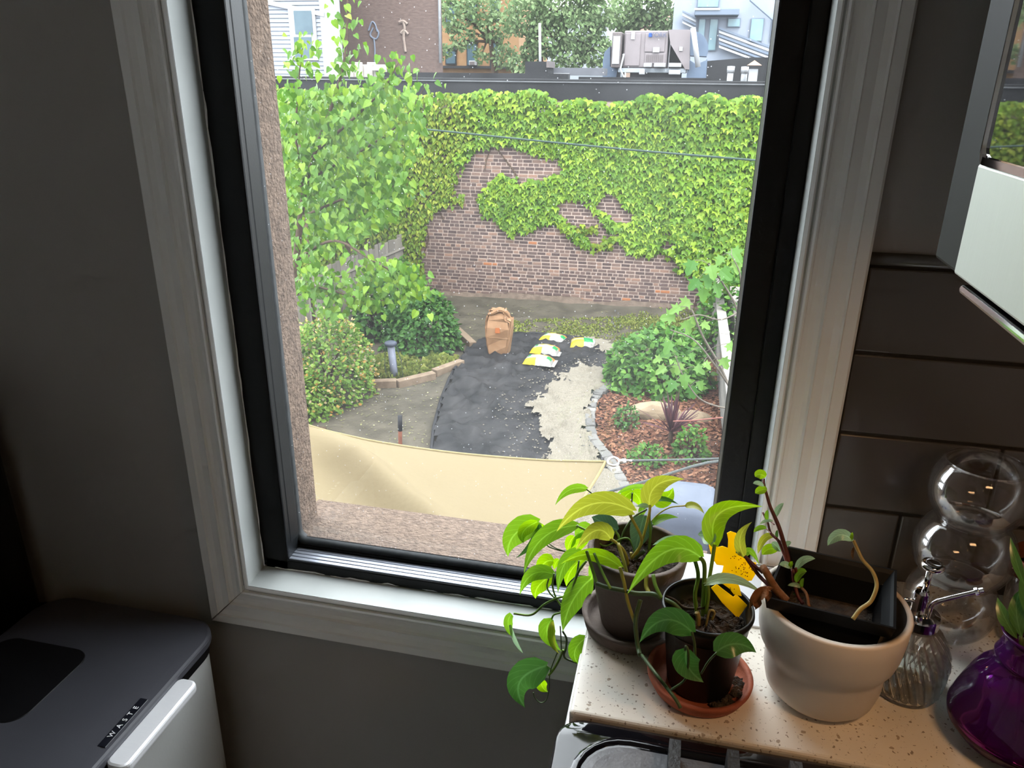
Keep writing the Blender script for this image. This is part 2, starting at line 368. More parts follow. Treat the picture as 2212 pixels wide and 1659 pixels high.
# ================================================================== ROOM
XL, XR = -.656, .131            # window opening (inside)
ZB, ZT = .738, 2.20
def struct(name, vf, m, **k):
    o = obj(name, vf, m, **k); o['kind'] = 'structure'; return o
RX0, RX1, RY0, CEIL = -1.85, .56, -2.75, 2.55
struct('wall_back', join(box(RX0 - .1, XL, 0, .09, 0, CEIL), box(XR, RX1 + .1, 0, .09, 0, CEIL), box(XL, XR, 0, .09, 0, ZB), box(XL, XR, 0, .09, ZT, CEIL)), MT['wall'])
struct('wall_right', box(RX1, RX1 + .1, RY0, 0, 0, CEIL), MT['wall'])
struct('wall_left', box(RX0 - .1, RX0, RY0, 0, 0, CEIL), MT['white_room'])
struct('wall_front', box(RX0 - .1, RX1 + .1, RY0 - .1, RY0, 0, CEIL), MT['white_room'])
struct('floor', box(RX0 - .1, RX1 + .1, RY0 - .1, .09, -.1, 0), MT['floor'])
struct('ceiling', box(RX0 - .1, RX1 + .1, RY0 - .1, .09, CEIL, CEIL + .1), MT['white_room'])
# outside face of the house
EX0, EX1, EZ0 = -.617, .118, .780
struct('wall_exterior', join(box(-5, EX0, .09, .170, ZG - .3, 4.4), box(EX1, 5, .09, .170, ZG - .3, 4.4), box(EX0, EX1, .09, .170, ZG - .3, EZ0 - .05), box(EX0, EX1, .09, .170, ZT, 4.4)), MT['stucco'])
struct('trim_8', loft([[(x, .09, EZ0 - .06), (x, .235, EZ0 - .085), (x, .235, EZ0 - .015), (x, .09, EZ0 + .002)] for x in (EX0 - .03, EX1 + .03)]), MT['stucco'])

# casing: moulded profile mitred round the opening (w outward from the opening edge, t out of the wall)
PROF = [(.0, 0), (.0, .011), (.004, .013), (.006, .0125), (.0065, .0095), (.0085, .0095), (.010, .0145), (.0125, .016), (.0145, .0155), (.0165, .0125),
        (.021, .012), (.028, .0125), (.033, .0145), (.0355, .0185), (.037, .0175), (.048, .0165), (.056, .0185), (.0585, .021), (.060, .0195), (.072, .0195), (.075, .017), (.075, 0)]
def casing(side):
    rings = []
    for wv, t in PROF:
        o = wv
        if side == 'l': a, b = (XL - o, ZB - o), (XL - o, ZT + o)
        elif side == 'r': a, b = (XR + o, ZB - o), (XR + o, ZT + o)
        elif side == 'b': a, b = (XL - o, ZB - o * 1.05), (XR + o, ZB - o * 1.05)
        else: a, b = (XL - o, ZT + o), (XR + o, ZT + o)
        rings.append([(a[0], -t, a[1]), (b[0], -t, b[1])])
    v = []; f = []
    for i, (p, q) in enumerate(rings):
        v += [p, q]
        if i: f.append((2 * i - 2, 2 * i - 1, 2 * i + 1, 2 * i))
    return v, f
for i, s in enumerate('lrbt'): struct('trim_%d' % (i + 1), casing(s), MT['trim'])
# jamb boards returning to the frame, with an uneven caulk edge
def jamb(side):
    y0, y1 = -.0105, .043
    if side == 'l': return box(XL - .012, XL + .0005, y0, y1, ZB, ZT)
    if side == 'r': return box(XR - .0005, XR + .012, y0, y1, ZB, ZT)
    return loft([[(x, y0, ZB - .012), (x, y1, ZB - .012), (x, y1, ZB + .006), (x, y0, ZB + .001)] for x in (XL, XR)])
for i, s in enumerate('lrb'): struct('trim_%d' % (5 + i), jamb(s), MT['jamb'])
def caulk(p, q, n=60, amp=.0022):
    P = np.array([np.array(p) + (np.array(q) - np.array(p)) * t for t in np.linspace(0, 1, n)])
    P = P + rng.normal(0, amp * .35, P.shape); return tube(P, list(rng.uniform(.0012, amp, 24)), 6)
struct('trim_9', join(caulk((XL + .001, .041, ZB), (XL + .001, .041, ZT)), caulk((XR - .001, .041, ZB), (XR - .001, .041, ZT)), caulk((XL, .041, ZB + .007), (XR, .041, ZB + .007))), MT['trim'], smooth=True)

# window sash
win = thing('window_1', 'black framed kitchen window with dusty glass overlooking the garden', 'window', ((XL + XR) / 2, .07, ZB), kind='structure')
FY0, FY1 = .040, .095
def rail(x0, x1, z0, z1, y0=FY0, y1=FY1): return rbox(x0, x1, y0, y1, z0, z1, .003, 2)
GX0, GX1, GZ0 = -.613, .0815, .774
obj('side_rail', join(rail(XL, GX0 + .006, ZB + .004, ZT), rbox(GX0 - .001, GX0 + .0068, .052, .080, ZB + .05, ZT - .05, .002)), MT['frame'], win)
obj('side_rail', join(rail(GX1 - .006, XR, ZB + .004, ZT), rbox(XR - .022, XR, .034, .045, ZB + .006, ZT, .002)), MT['frame'], win)
obj('bottom_rail', rail(XL + .004, XR - .004, ZB + .004, .7635), MT['frame'], win)
obj('top_rail', rail(XL, XR, ZT - .06, ZT), MT['frame'], win)
lg = []
for k in range(4):                     # ribbed ledge on top of the bottom rail
    y0 = .0425 + k * .0085; z0 = .7642 + k * .0004
    lg.append(rbox(GX0 - .004, GX1 + .004, y0, y0 + .0078, z0 - .012, z0 + .0012, .0011, 2))
obj('ledge', join(*lg), MT['ledge'], win)
obj('glazing_rail', join(rbox(GX0 - .004, GX1 + .004,   .076, .095, ZB + .02, GZ0 - .002, .002)), MT['frame'], win)
ro = rrect(GX0 - .004, GX1 + .004, GZ0 - .006, ZT - .05, .018, 8); ri = rrect(GX0 + .0065, GX1 - .006, GZ0 + .0065, ZT - .066, .015, 8); rm = rrect(GX0 + .003, GX1 - .003, GZ0 + .002, ZT - .058, .016, 8)
obj('gasket', loft([[(a, .080, b) for a, b in ro], [(a, .076, b) for a, b in rm], [(a, .084, b) for a, b in ri], [(a, .094, b) for a, b in ri]], (False, False)), MT['gasket'], win, smooth=True)
obj('glass_pane', box(GX0, GX1, .0868, .0872, GZ0, ZT - .055), [MT['glass'], clearglass('clean_outer_glass', (1, 1, 1), .3)], win, mids=[1, 1, 0, 1, 1, 1])
spt = []
for (px, py, n_, sd_) in ((1172, 237, 5, 3), (1207, 270, 4, 2), (1310, 682, 5, 5), (1330, 684, 6, 5), (1325, 705, 8, 9), (1300, 730, 6, 14), (1480, 712, 2, 2), (1440, 875, 3, 4), (1300, 905, 4, 8), (915, 545, 2, 2), (650, 1012, 2, 3), (1260, 960, 6, 10)):
    for _ in range(n_):
        q_ = rng.normal(0, sd_, 2); c_ = D(px + q_[0], py + q_[1], .95 + .0866); r_ = rng.uniform(.0004, .0013)
        spt.append(loft([[(c_[0] + r_ * math.cos(a), c_[1] - h_, c_[2] + 1.5 * r_ * math.sin(a)) for a in np.linspace(0, 2 * math.pi, 7)[:-1]] for h_ in (0, .0002)]))
sp_ = obj('spatter_marks', join(*spt), rampmat('dried_spatter', [(0, (.30, .30, .30)), (1, (.26, .26, .26))], .9, transl=.8, spec=.1), win); sp_['kind'] = 'stuff'
obj('outer_trim', join(rbox(EX0 - .03, GX0 + .004, .088, .092, GZ0 - .03, ZT - .02, .002), rbox(GX1 - .002, EX1 + .005, .088, .100, GZ0 - .03, ZT - .02, .002), rbox(EX0, EX1, .0885, .100, GZ0 - .04, GZ0 + .002, .002)), MT['gasket'], win)

# tiles beside the window, with grout joints
TX0 = XR + .0755; TH = .1055; TZ1 = 1.527 - .3189 * .95 + .0008      # z of the joint under the top row
back = thing('trim_10', 'dark glazed tile backsplash beside the window casing', 'backsplash', (TX0, 0, .914), kind='structure')
obj('grout_bed', box(TX0, RX1, -.006, 0, .90, TZ1 + TH + .012), MT['grout'], back)
tm = {}
def tile(x0, x1, z0, z1):
    key = (round(x1 - x0, 4), round(z1 - z0, 4))
    wv, h = key
    if key not in tm:
        tm[key] = rbox(0, wv, -.0085, -.001, 0, h, .0022, 2)
    v, f = tm[key]
    obj('tile', (np.asarray(v) + np.array([x0, 0, z0]), f), MT['tile'], back, smooth=False)
zr = [TZ1 - 3 * TH, TZ1 - 2 * TH, TZ1 - TH, TZ1]
joints = [[.30], [.395 + .0], [.245 + .31], [.42]]
for z0, jx in zip(zr, joints):
    xs = [TX0 + .001] + jx + [RX1 - .002]
    for a, b in zip(xs[:-1], xs[1:]): tile(a + .0015, b - .0015, z0 + .002, z0 + TH - .002)
obj('pencil_trim', tube([(TX0, -.006, TZ1 + TH + .008), (RX1, -.006, TZ1 + TH + .008)], .0075, 10), MT['tile'], back, smooth=True)

# fridge at the far left
fr = thing('refrigerator', 'black refrigerator side at the dark left edge by the wall', 'refrigerator', (-1.45, -.4, 0))
obj('body', rbox(-1.80, -1.068, -.72, -.025, .02, 1.12, .012, 3), MT['fridge'], fr, smooth=False)
obj('door', rbox(-1.80, -1.068, -.80, -.728, .05, 1.10, .012, 3), MT['fridge'], fr)
obj('foot', box(-1.78, -1.09, -.70, -.05, 0, .03), MT['black'], fr)
obj('handle', tube([(-1.72, -.84, .3), (-1.72, -.85, .4), (-1.72, -.85, .9), (-1.72, -.84, 1.0)], .012), MT['steel'], fr)

# ------------------------------------------------------------------ waste bin
BZ = .672
bn = thing('trash_can', 'step-on trash can with charcoal lid, steel body and taped lettering', 'trash can', (-.86, -.25, 0))
bx0, bx1, by0, by1 = -1.035, -.698, -.50, -.030
o1 = rrect(bx0, bx1, by0, by1, .055, 8)
def ins(o, d): return rrect(bx0 + d, bx1 - d, by0 + d, by1 - d, max(.055 - d, .01), 8)
obj('body', loft([[(x, y, z) for x, y in ins(0, d)] for d, z in ((.02, .02), (.016, .03), (.008, BZ - .040), (.008, BZ - .034))]), MT['bin_steel'], bn, smooth=False)
obj('base_ring', loft([[(x, y, z) for x, y in ins(0, .014)] for z in (0, .022)]), MT['black'], bn)
obj('rim', loft([[(x, y, z) for x, y in ins(0, d)] for d, z in ((.006, BZ - .035), (.005, BZ - .016))]), MT['black'], bn)
ld = obj('lid', loft([[(x, y, z) for x, y in ins(0, d)] for d, z in ((.002, BZ - .016), (0, BZ - .013), (0, BZ - .004), (.0015, BZ - .001), (.005, BZ + .0005), (.02, BZ + .0015), (.06, BZ + .002))]), MT['lid'], bn, smooth=False)
pn = rrect(-1.02, -.855, -.30, -.145, .03, 8)
obj('filter_panel', loft([[(x, y, BZ + .0018) for x, y in pn], [(x * .985 + -.938 * .015, y * .985 - .2225 * .015, BZ + .0032) for x, y in pn]]), MT['black'], ld)
hp = rrect(-.722, -.676, -.335, -.115, .014, 6)
def sc(poly, s, cx, cy): return [(cx + (a - cx) * s, cy + (b - cy) * s) for a, b in poly]
def inset(x0, x1, y0, y1, d, r): return rrect(x0 + d, x1 - d, y0 + d, y1 - d, max(r - d, .002), 6)
obj('handle', loft([[(x, y, z) for x, y in inset(-.7010, -.666, -.318, -.152, d, .012)] for d, z in ((.004, BZ - .024), (.0008, BZ - .022), (0, BZ - .019), (0, BZ - .012), (.001, BZ - .0095), (.004, BZ - .008))]), MT['handle'], bn, smooth=False)
def text(name, body, size, mtx, m, parent=None, depth=.0003, spacing=1.0):
    cu = bpy.data.curves.new(name, 'FONT'); cu.body = body; cu.size = size; cu.extrude = depth; cu.align_x = 'CENTER'; cu.align_y = 'CENTER'; cu.space_character = spacing
    tmp = bpy.data.objects.new(name + '_tmp', cu); COL.objects.link(tmp); bpy.context.view_layer.update()
    me = bpy.data.meshes.new_from_object(tmp.evaluated_get(bpy.context.evaluated_depsgraph_get())); me.transform(mtx)
    bpy.data.objects.remove(tmp); bpy.data.curves.remove(cu)
    if parent is not None: me.transform(Matrix.Translation(-Vector(woff(parent))))
    me.materials.clear(); me.materials.append(m); o = bpy.data.objects.new(name, me); COL.objects.link(o)
    if parent is not None: o.parent = parent
    return o
MT['ink_w'] = mat('white_lettering', (.8, .8, .82), .6, c2=(.74, .74, .76), ns=40)
MT['tape'] = mat('label_tape', (.006, .007, .012), .3, c2=(.01, .011, .016), ns=40)
tp = obj('label_tape', rbox(-.7205, -.7075, -.302, -.212, BZ + .0008, BZ + .0022, .0004, 1), MT['tape'], ld)
text('lettering', 'W  A  S  T  E', .0105, Matrix.Translation((-.714, -.257, BZ + .0024)) @ Matrix.Rotation(math.pi / 2, 4, 'Z'), MT['ink_w'], ld, spacing=1.0)
obj('pedal', rbox(-.70, -.655, -.32, -.20, .012, .025, .004), MT['bin_steel'], bn)

# ------------------------------------------------------------------ counter, base, stove
CT = .914; CX0 = -.074; CY0 = -.333
ct = thing('countertop', 'cream speckled quartz countertop strip holding the potted plants', 'countertop', (.24, -.16, CT - .03))
obj('slab', rbox(CX0, RX1 - .001, CY0, -.001, CT - .03, CT, .004, 3), MT['quartz'], ct)
cb = thing('base_cabinet', 'narrow base cabinet with steel side panel under the speckled countertop', 'cabinet', (.24, -.16, 0))
obj('body', box(-.055, RX1 - .001, -.318, -.022, .10, CT - .030), MT['black'], cb)
obj('toe_kick', box(-.02, RX1 - .001, -.31, -.03, 0, .10), MT['black'], cb)
obj('steel_panel', rbox(-.080, -.050, -.328, -.20, .14, CT - .034, .004, 3), MT['steel'], cb)

STZ = CT - .003
st = thing('gas_stove', 'black enamel gas stove corner with cast iron grates below the countertop', 'stove', (.22, -.7, 0))
SX0, SY1 = -.083, CY0 - .0015
SY0 = SY1 - .76
def stin(d, r=.03): return rrect(SX0 + d, RX1 - .012 - d, SY0 + d, SY1 - d, max(r - d, .004), 8)
obj('oven_body', box(SX0 + .02, RX1 - .012, SY0 + .01, SY1 - .004, .08, STZ - .03), MT['steel'], st)
obj('base', box(SX0 + .06, RX1 - .02, SY0 + .02, SY1 - .02, 0, .08), MT['black'], st)
obj('oven_door', rbox(SX0 - .01, SX0 + .02, SY0 + .01, SY1 - .01, .20, .74, .006), MT['steel'], st)
obj('cooktop', loft([[(x, y, z) for x, y in stin(d)] for d, z in ((.004, STZ - .03), (0, STZ - .026), (0, STZ - .006), (.001, STZ - .002), (.004, STZ), (.02, STZ + .0005), (.05, STZ))]), MT['cooktop'], st, smooth=True)
for k, (cy, ) in enumerate(((SY1 - .205,), (SY0 + .205,))):
    w0 = (SX0 + .020, SX0 + .30, cy - .185, cy + .189)
    rim = obj('burner_well', loft([[(x, y, z) for x, y in inset(*w0, d, .055)] for d, z in ((0, STZ + .0003), (.003, STZ + .003), (.008, STZ + .0028), (.014, STZ - .006))], (False, False)), MT['cooktop'], st, smooth=True)
    obj('drip_pan', loft([[(x, y, z) for x, y in inset(*w0, d, .055)] for d, z in ((.013, STZ + .0012), (.02, STZ + .0022), (.035, STZ + .0016))]), MT['enamel'], rim)
    obj('burner_cap', lathe([(.05, STZ + .002), (.052, STZ + .012), (.046, STZ + .018), (.0005, STZ + .019)], (SX0 + .155, cy - .05, 0), 32), MT['iron'], rim, smooth=True)
for j, gx in enumerate((.034, .088, .145, .21, .30, .40)):
    obj('grate_bar', loft([[(gx + a, SY1 - .030 - dy, STZ + zz) for a, zz in ((-.0055, .0), (.0055, 0), (.0055, .024), (-.0055, .024))] for dy in (0, .004, .36)]), MT['iron'], st)
obj('grate_bar', rbox(.03, .41, SY1 - .37, SY1 - .355, STZ + .018, STZ + .030, .002), MT['iron'], st)
obj('grate_bar', rbox(.03, .41, SY1 - .19, SY1 - .175, STZ + .018, STZ + .030, .002), MT['iron'], st)
obj('screw', lathe([(.003, STZ), (.003, STZ + .0015), (.0005, STZ + .002)], (.020, SY1 - .020, 0), 12), MT['steel'], st)

# ------------------------------------------------------------------ microwave over the stove
mw = thing('microwave', 'over-range microwave with steel door and dark reflective glass, top right', 'microwave', (.38, -.6, 1.39))
obj('filler_panel', rbox(.222, RX1 - .001, -.252, -.188, 1.383, 2.2, .002), MT['black'], mw)
obj('body', rbox(.214, RX1 - .001, -1.05, -.253, 1.388, 1.83, .004), MT['black'], mw)
obj('door_edge', rbox(.200, .216, -1.04, -.262, 1.393, 1.82, .003), MT['black'], mw)
dw = obj('door', rbox(.196, .202, -1.03, -.328, 1.395, 1.474, .002), MT['steel_l'], mw)
g0 = [(y, z) for y, z in rrect(-.90, -.331, 1.474, 1.82, .010, 5)]
g1 = [(y, z) for y, z in rrect(-.894, -.337, 1.480, 1.815, .008, 5)]
obj('bezel', loft([[(.2015, y, z) for y, z in g0], [(.1945, y, z) for y, z in g0], [(.1935, y, z) for y, z in sc(g1, 1.003, -.615, 1.65)], [(.1965, y, z) for y, z in g1]], (False, False)), MT['chrome'], dw, smooth=False)
obj('door_glass', prism(g1, .1960, .2005, 'x'), MT['mwglass'], dw)
obj('bottom_rail', rbox(.198, .216, -1.03, -.34, 1.3835, 1.3900, .0025), MT['chrome'], mw)
hl = bpy.data.lights.new('cooktop_lamp', 'AREA'); hl.shape = 'RECTANGLE'; hl.size = .12; hl.size_y = .05; hl.energy = .75; hl.color = (1.0, .56, .25)
ho = bpy.data.objects.new('cooktop_lamp', hl); COL.objects.link(ho); ho.location = (.33, -.52, 1.385); ho.rotation_euler = (0, 0, 0)

# two warm bulbs hanging behind the camera (they show in the glass vase)
MT['bulb'] = mat('warm_bulb', (1, .8, .5), .3, c2=(1, .78, .48), ns=3, emit=((1.0, .55, .2), 6.0))
for i, (bx, by, bz) in enumerate(((-.05, -1.75, 1.86), (.16, -2.2, 1.95))):
    pl = thing('pendant_lamp', ('nearer' if i == 0 else 'farther') + ' warm pendant bulb hanging on a cord behind the viewer', 'lamp', (bx, by, bz), 'pendant bulbs')
    obj('bulb', lathe([(.004, -.055), (.018, -.05), (.030, -.03), (.032, -.01), (.024, .02), (.014, .042), (.0138, .05)], (bx, by, bz), 20), MT['bulb'], pl, smooth=True)
    obj('socket', lathe([(.016, .05), (.018, .055), (.018, .10), (.006, .115)], (bx, by, bz), 20), MT['black'], pl, smooth=True)
    obj('cord', tube([(bx, by, bz + .11), (bx, by, CEIL)], .003), MT['black'], pl)

# ================================================================== GARDEN: leaf cloud helpers
KO = .285                             # outdoor reflectances
SHAPES = {
    'oval': ([(0, 0), (.26, .25), (.30, .55), (.16, .85), (0, 1), (-.16, .85), (-.30, .55), (-.26, .25)]),
    'heart': ([(0, .02), (.22, -.06), (.40, .15), (.36, .45), (.18, .78), (0, 1.05), (-.18, .78), (-.36, .45), (-.40, .15), (-.22, -.06)]),
    'ivy': ([(0, .06), (.16, -.10), (.42, .02), (.62, .50), (.27, .42), (.20, .66), (0, 1.05), (-.20, .66), (-.27, .42), (-.62, .50), (-.42, .02), (-.16, -.10)]),
    'fig': ([(0, 0), (.16, .10), (.42, .05), (.30, .28), (.56, .50), (.24, .52), (.22, .80), (0, 1.0), (-.22, .80), (-.24, .52), (-.56, .50), (-.30, .28), (-.42, .05), (-.16, .10)]),
    'blade': ([(-.04, 0), (.04, 0), (0, 1)]),
    'quad': ([(-.35, 0), (.35, .1), (.3, .9), (-.3, 1)]),
}
def leafcloud(P, T, Nn, size, shape, bend=.18):
    """P base points, T directions to the tip, Nn facing normals -> one mesh, a folded leaf at each point"""
    P = np.asarray(P, float); n = len(P); O = np.array(SHAPES[shape], float); m = len(O)
    T = T / (np.linalg.norm(T, axis=1)[:, None] + 1e-9); Nn = Nn - T * (Nn * T).sum(1)[:, None]; Nn = Nn / (np.linalg.norm(Nn, axis=1)[:, None] + 1e-9)
    Sd = np.cross(T, Nn); size = np.broadcast_to(np.asarray(size, float), (n,))
    zz = -bend * (O[:, 1] ** 2) + .22 * np.abs(O[:, 0])
    V = P[:, None, :] + size[:, None, None] * (O[None, :, 0:1] * Sd[:, None, :] + O[None, :, 1:2] * T[:, None, :] + zz[None, :, None] * Nn[:, None, :])
    if m > 4:                       # fan round a midrib point so the leaf folds
        C = P + size[:, None] * (.45 * T - bend * .2 * Nn); V = np.concatenate([V, C[:, None, :]], 1); k = m + 1
        base = np.array([(i, (i + 1) % m, m) for i in range(m)])
    else:
        k = m; base = np.array([tuple(range(m))])
    Fc = (base[None, :, :] + (np.arange(n) * k)[:, None, None]).reshape(-1, base.shape[1])
    return V.reshape(-1, 3), Fc.tolist()

def unit(n): v = rng.normal(size=(n, 3)); return v / np.linalg.norm(v, axis=1)[:, None]

def leaf_parts(root, P, T, Nn, size, shape, m, bend=.18, name='leaf', cap=300, score=None):
    """the largest-looking leaves as parts of their own, the rest as one mass"""
    n = len(P); order = np.argsort(-(score if score is not None else size)); top = order[:cap]; rest = order[cap:]
    v, f = leafcloud(np.zeros((1, 3)), np.array([[0, 0, -1.0]]), np.array([[0, -1.0, 0]]), 1.0, shape, bend)
    me = bpy.data.meshes.new(name); me.from_pydata(v.tolist(), [], f); me.materials.append(m); L0 = woff(root)
    for i in top:
        t = Vector(T[i]).normalized(); nn = Vector(Nn[i]); nn = (nn - t * nn.dot(t)).normalized(); s = t.cross(nn)
        mt = Matrix((s, nn, t)).transposed().to_4x4()      # local axes: x side, -y normal, -z tip
        mm = Matrix(((s[0], -nn[0], -t[0]), (s[1], -nn[1], -t[1]), (s[2], -nn[2], -t[2])))
        if mm.determinant() < 0: mm = Matrix(((-s[0], -nn[0], -t[0]), (-s[1], -nn[1], -t[1]), (-s[2], -nn[2], -t[2])))
        o = bpy.data.objects.new(name, me); COL.objects.link(o); o.parent = root
        o.matrix_local = Matrix.Translation(Vector(P[i]) - Vector(L0)) @ mm.to_4x4() @ Matrix.Scale(float(size[i]), 4)
    if len(rest):
        q = obj('foliage', leafcloud(P[rest], T[rest], Nn[rest], size[rest], shape, bend), m, root); q['kind'] = 'stuff'

def inside_pixels(poly, n, Y0, Y1):
    p = np.array(poly, float); out = []
    while len(out) < n:
        x = rng.uniform(p[:, 0].min(), p[:, 0].max(), n * 2); y = rng.uniform(p[:, 1].min(), p[:, 1].max(), n * 2)
        k = inpoly(x, y, poly); out += list(zip(x[k], y[k]))
    return np.array([D(a, b, rng.uniform(Y0, Y1)) for a, b in out[:n]])

# leaf materials outside
MT['ivy'] = rampmat('ivy_leaves', [(0, srgb(90, 136, 38)), (.5, srgb(134, 180, 52)), (1, srgb(182, 216, 68))], .4, transl=.25, spec=.4)
MT['ivy_y'] = rampmat('yellow_ivy_leaves', [(0, srgb(104, 142, 42)), (.6, srgb(148, 180, 54)), (1, srgb(196, 208, 80))], .45, transl=.25, spec=.35)
MT['mulb'] = rampmat('mulberry_leaves', [(0, srgb(84, 132, 40)), (.6, srgb(112, 160, 50)), (1, srgb(158, 196, 66))], .4, transl=.3, spec=.4)
MT['bush'] = rampmat('bush_leaves', [(0, srgb(66, 116, 44)), (.6, srgb(96, 152, 56)), (1, srgb(136, 186, 80))], .4, transl=.3, spec=.4)
MT['bush_d'] = rampmat('deep_bush_leaves', [(0, srgb(58, 100, 48)), (.7, srgb(84, 134, 58)), (1, srgb(110, 160, 70))], .4, transl=.25, spec=.4)
MT['honey'] = rampmat('honeysuckle_leaves', [(0, srgb(100, 142, 58)), (.6, srgb(136, 178, 74)), (1, srgb(176, 204, 96))], .45, transl=.3)
MT['flower'] = rampmat('honeysuckle_flowers', [(0, srgb(240, 232, 200)), (.5, srgb(236, 206, 120)), (1, srgb(230, 170, 96))], .6, transl=.3)
MT['fig'] = rampmat('fig_leaves', [(0, srgb(92, 146, 74)), (.5, srgb(120, 170, 84)), (1, srgb(150, 192, 100))], .45, transl=.35)
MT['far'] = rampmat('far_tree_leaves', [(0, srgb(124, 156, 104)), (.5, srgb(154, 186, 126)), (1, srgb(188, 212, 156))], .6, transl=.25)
MT['purple_l'] = rampmat('cordyline_leaves', [(0, srgb(84, 52, 62)), (.6, srgb(116, 76, 84)), (1, srgb(146, 100, 104))], .5, transl=.2)
MT['grass'] = rampmat('grass', [(0, srgb(112, 128, 62)), (.5, srgb(146, 162, 74)), (1, srgb(178, 178, 96))], .7, transl=.2)
MT['bark'] = mat('bark', srgb(120, 100, 82), .9, c2=srgb(92, 74, 60), ns=30, bump=.5, bs=60)
MT['bark_g'] = mat('grey_bark', srgb(150, 140, 128), .9, c2=srgb(122, 112, 102), ns=30, bump=.5, bs=60)

# ------------------------------------------------------------------ ground
MT['dirt'] = mat('garden_soil', srgb(110, 102, 88), .95, c2=srgb(82, 76, 64), ns=3.0, bump=1.0, bs=26, detail=12)
nx, ny = 210, 170; gx = np.linspace(-14, 11, nx); gy = np.linspace(.17, 15.75, ny); GX, GY = np.meshgrid(gx, gy)
def ground_z(x, y):
    x = np.asarray(x, float); y = np.asarray(y, float)
    z = ZG + .05 * (vnoise(x * 1.3, y * 1.3, 1) - .5) + .03 * (vnoise(x * 5, y * 5, 2) - .5)
    z = z + .16 * np.clip((y - 14.6) / 1.1, 0, 1) ** 2 * (0.6 + .4 * vnoise(x * .8, y, 5)) + .06 * np.clip((x + 5) / 5, 0, 1) * np.clip((y - 12.5) / 2, 0, 1)
    return z
GZ = ground_z(GX, GY)
gf = [(j * nx + i, j * nx + i + 1, (j + 1) * nx + i + 1, (j + 1) * nx + i) for j in range(ny - 1) for i in range(nx - 1)]
grd = struct('ground', (np.stack([GX, GY, GZ], -1).reshape(-1, 3), gf), MT['dirt'], smooth=True)

def sheet(name, poly, cell, hfun, m, parent=None, jag=0.0, seed=3, smooth=True):
    """a sheet lying on the ground inside a plan polygon"""
    p = np.array(poly, float); x0, y0 = p.min(0) - cell; x1, y1 = p.max(0) + cell
    xs = np.arange(x0, x1, cell); ys = np.arange(y0, y1, cell); X, Y = np.meshgrid(xs, ys)
    jx = X + jag * (vnoise(X * 6, Y * 5, seed) - .5) + jag * 1.0 * (vnoise(X * 19, Y * 13, seed + 9) - .5); jy = Y + jag * (vnoise(X * 6, Y * 5, seed + 1) - .5) + jag * 1.6 * (vnoise(X * 19, Y * 13, seed + 8) - .5)
    k = inpoly(jx, jy, poly); H = hfun(X, Y); idx = -np.ones(X.shape, int); V = []; Fc = []
    q = k[:-1, :-1] & k[1:, :-1] & k[:-1, 1:] & k[1:, 1:]
    nxx = X.shape[1]; use = np.zeros(X.shape, bool); use[:-1, :-1] |= q; use[1:, :-1] |= q; use[:-1, 1:] |= q; use[1:, 1:] |= q
    idx[use] = np.arange(use.sum()); V = np.stack([X[use], Y[use], H[use]], -1)
    js, is_ = np.nonzero(q); Fc = np.stack([idx[js, is_], idx[js, is_ + 1], idx[js + 1, is_ + 1], idx[js + 1, is_]], -1).tolist()
    return obj(name, (V, Fc), m, parent, smooth=smooth)

def gp(*pix): return [tuple(G(a, b)[:2]) for a, b in pix]
MT['fabric'] = mat('landscape_fabric', (.003, .003, .0036), .6, c2=(.014, .013, .0135), ns=3.2, bump=1.0, bs=9, detail=10, spec=.4, stretch=(1, .55, 1))
MT['gravel'] = mat('pale_gravel', srgb(170, 161, 145), .95, c2=srgb(130, 122, 109), ns=70, bump=1.0, bs=60, detail=12)
fab_pix = [(930, 1010), (936, 950), (945, 895), (962, 840), (985, 795), (1010, 758), (1050, 738), (1110, 729), (1180, 727), (1245, 734), (1300, 747), (1345, 760), (1385, 785), (1330, 830), (1290, 860), (1275, 900), (1276, 950), (1300, 995), (1345, 1060), (1400, 1140), (1440, 1230), (1380, 1420), (900, 1420), (915, 1150)]
def fab_h(X, Y):
    a = vnoise(X * 2.6 + Y * 1.2, Y * 1.6 - X * .8, 21); b = vnoise(X * 6 - Y * 2, Y * 5, 22); c = vnoise(X * 11, Y * 9 + X * 4, 23)
    rid = 1 - np.abs(2 * a - 1); rid2 = 1 - np.abs(2 * b - 1)
    return ground_z(X, Y) + .03 + .085 * rid ** 6 + .06 * rid2 ** 5 + .02 * c
fb = sheet('landscape_fabric', gp(*fab_pix), .055, fab_h, MT['fabric'], jag=.05)
tag(fb, 'wrinkled black landscape fabric spread across the garden soil', 'ground cloth')
def strip(name, pix, r, m, label, cat, h=.05):
    P = cr([G(a, b, 0) for a, b in pix], 6); P[:, 2] = ground_z(P[:, 0], P[:, 1]) + h
    return tag(obj(name, tube(P, r, 7), m, smooth=True), label, cat)
MT['hose'] = mat('black_edging', (.005, .005, .006), .6, c2=(.010, .010, .012), ns=20)
strip('edging_hose', [(932, 985), (940, 920), (962, 845), (990, 790), (1015, 757), (1050, 739), (1110, 729), (1180, 727), (1245, 734), (1300, 747), (1345, 760)], .028, MT['hose'], 'black flexible edging curling round the far rim of the fabric', 'edging')
grv_pix = [(1290, 742), (1310, 748), (1348, 760), (1390, 790), (1325, 835), (1285, 862), (1272, 900), (1274, 950), (1298, 992), (1345, 1060), (1400, 1140), (1440, 1230), (1400, 1420), (1130, 1420), (1150, 1180), (1165, 1060), (1168, 1000), (1180, 975), (1160, 940), (1155, 915), (1138, 885), (1165, 868), (1180, 848), (1200, 828), (1225, 808), (1260, 802), (1305, 803), (1312, 790), (1298, 768), (1265, 752), (1250, 744)]
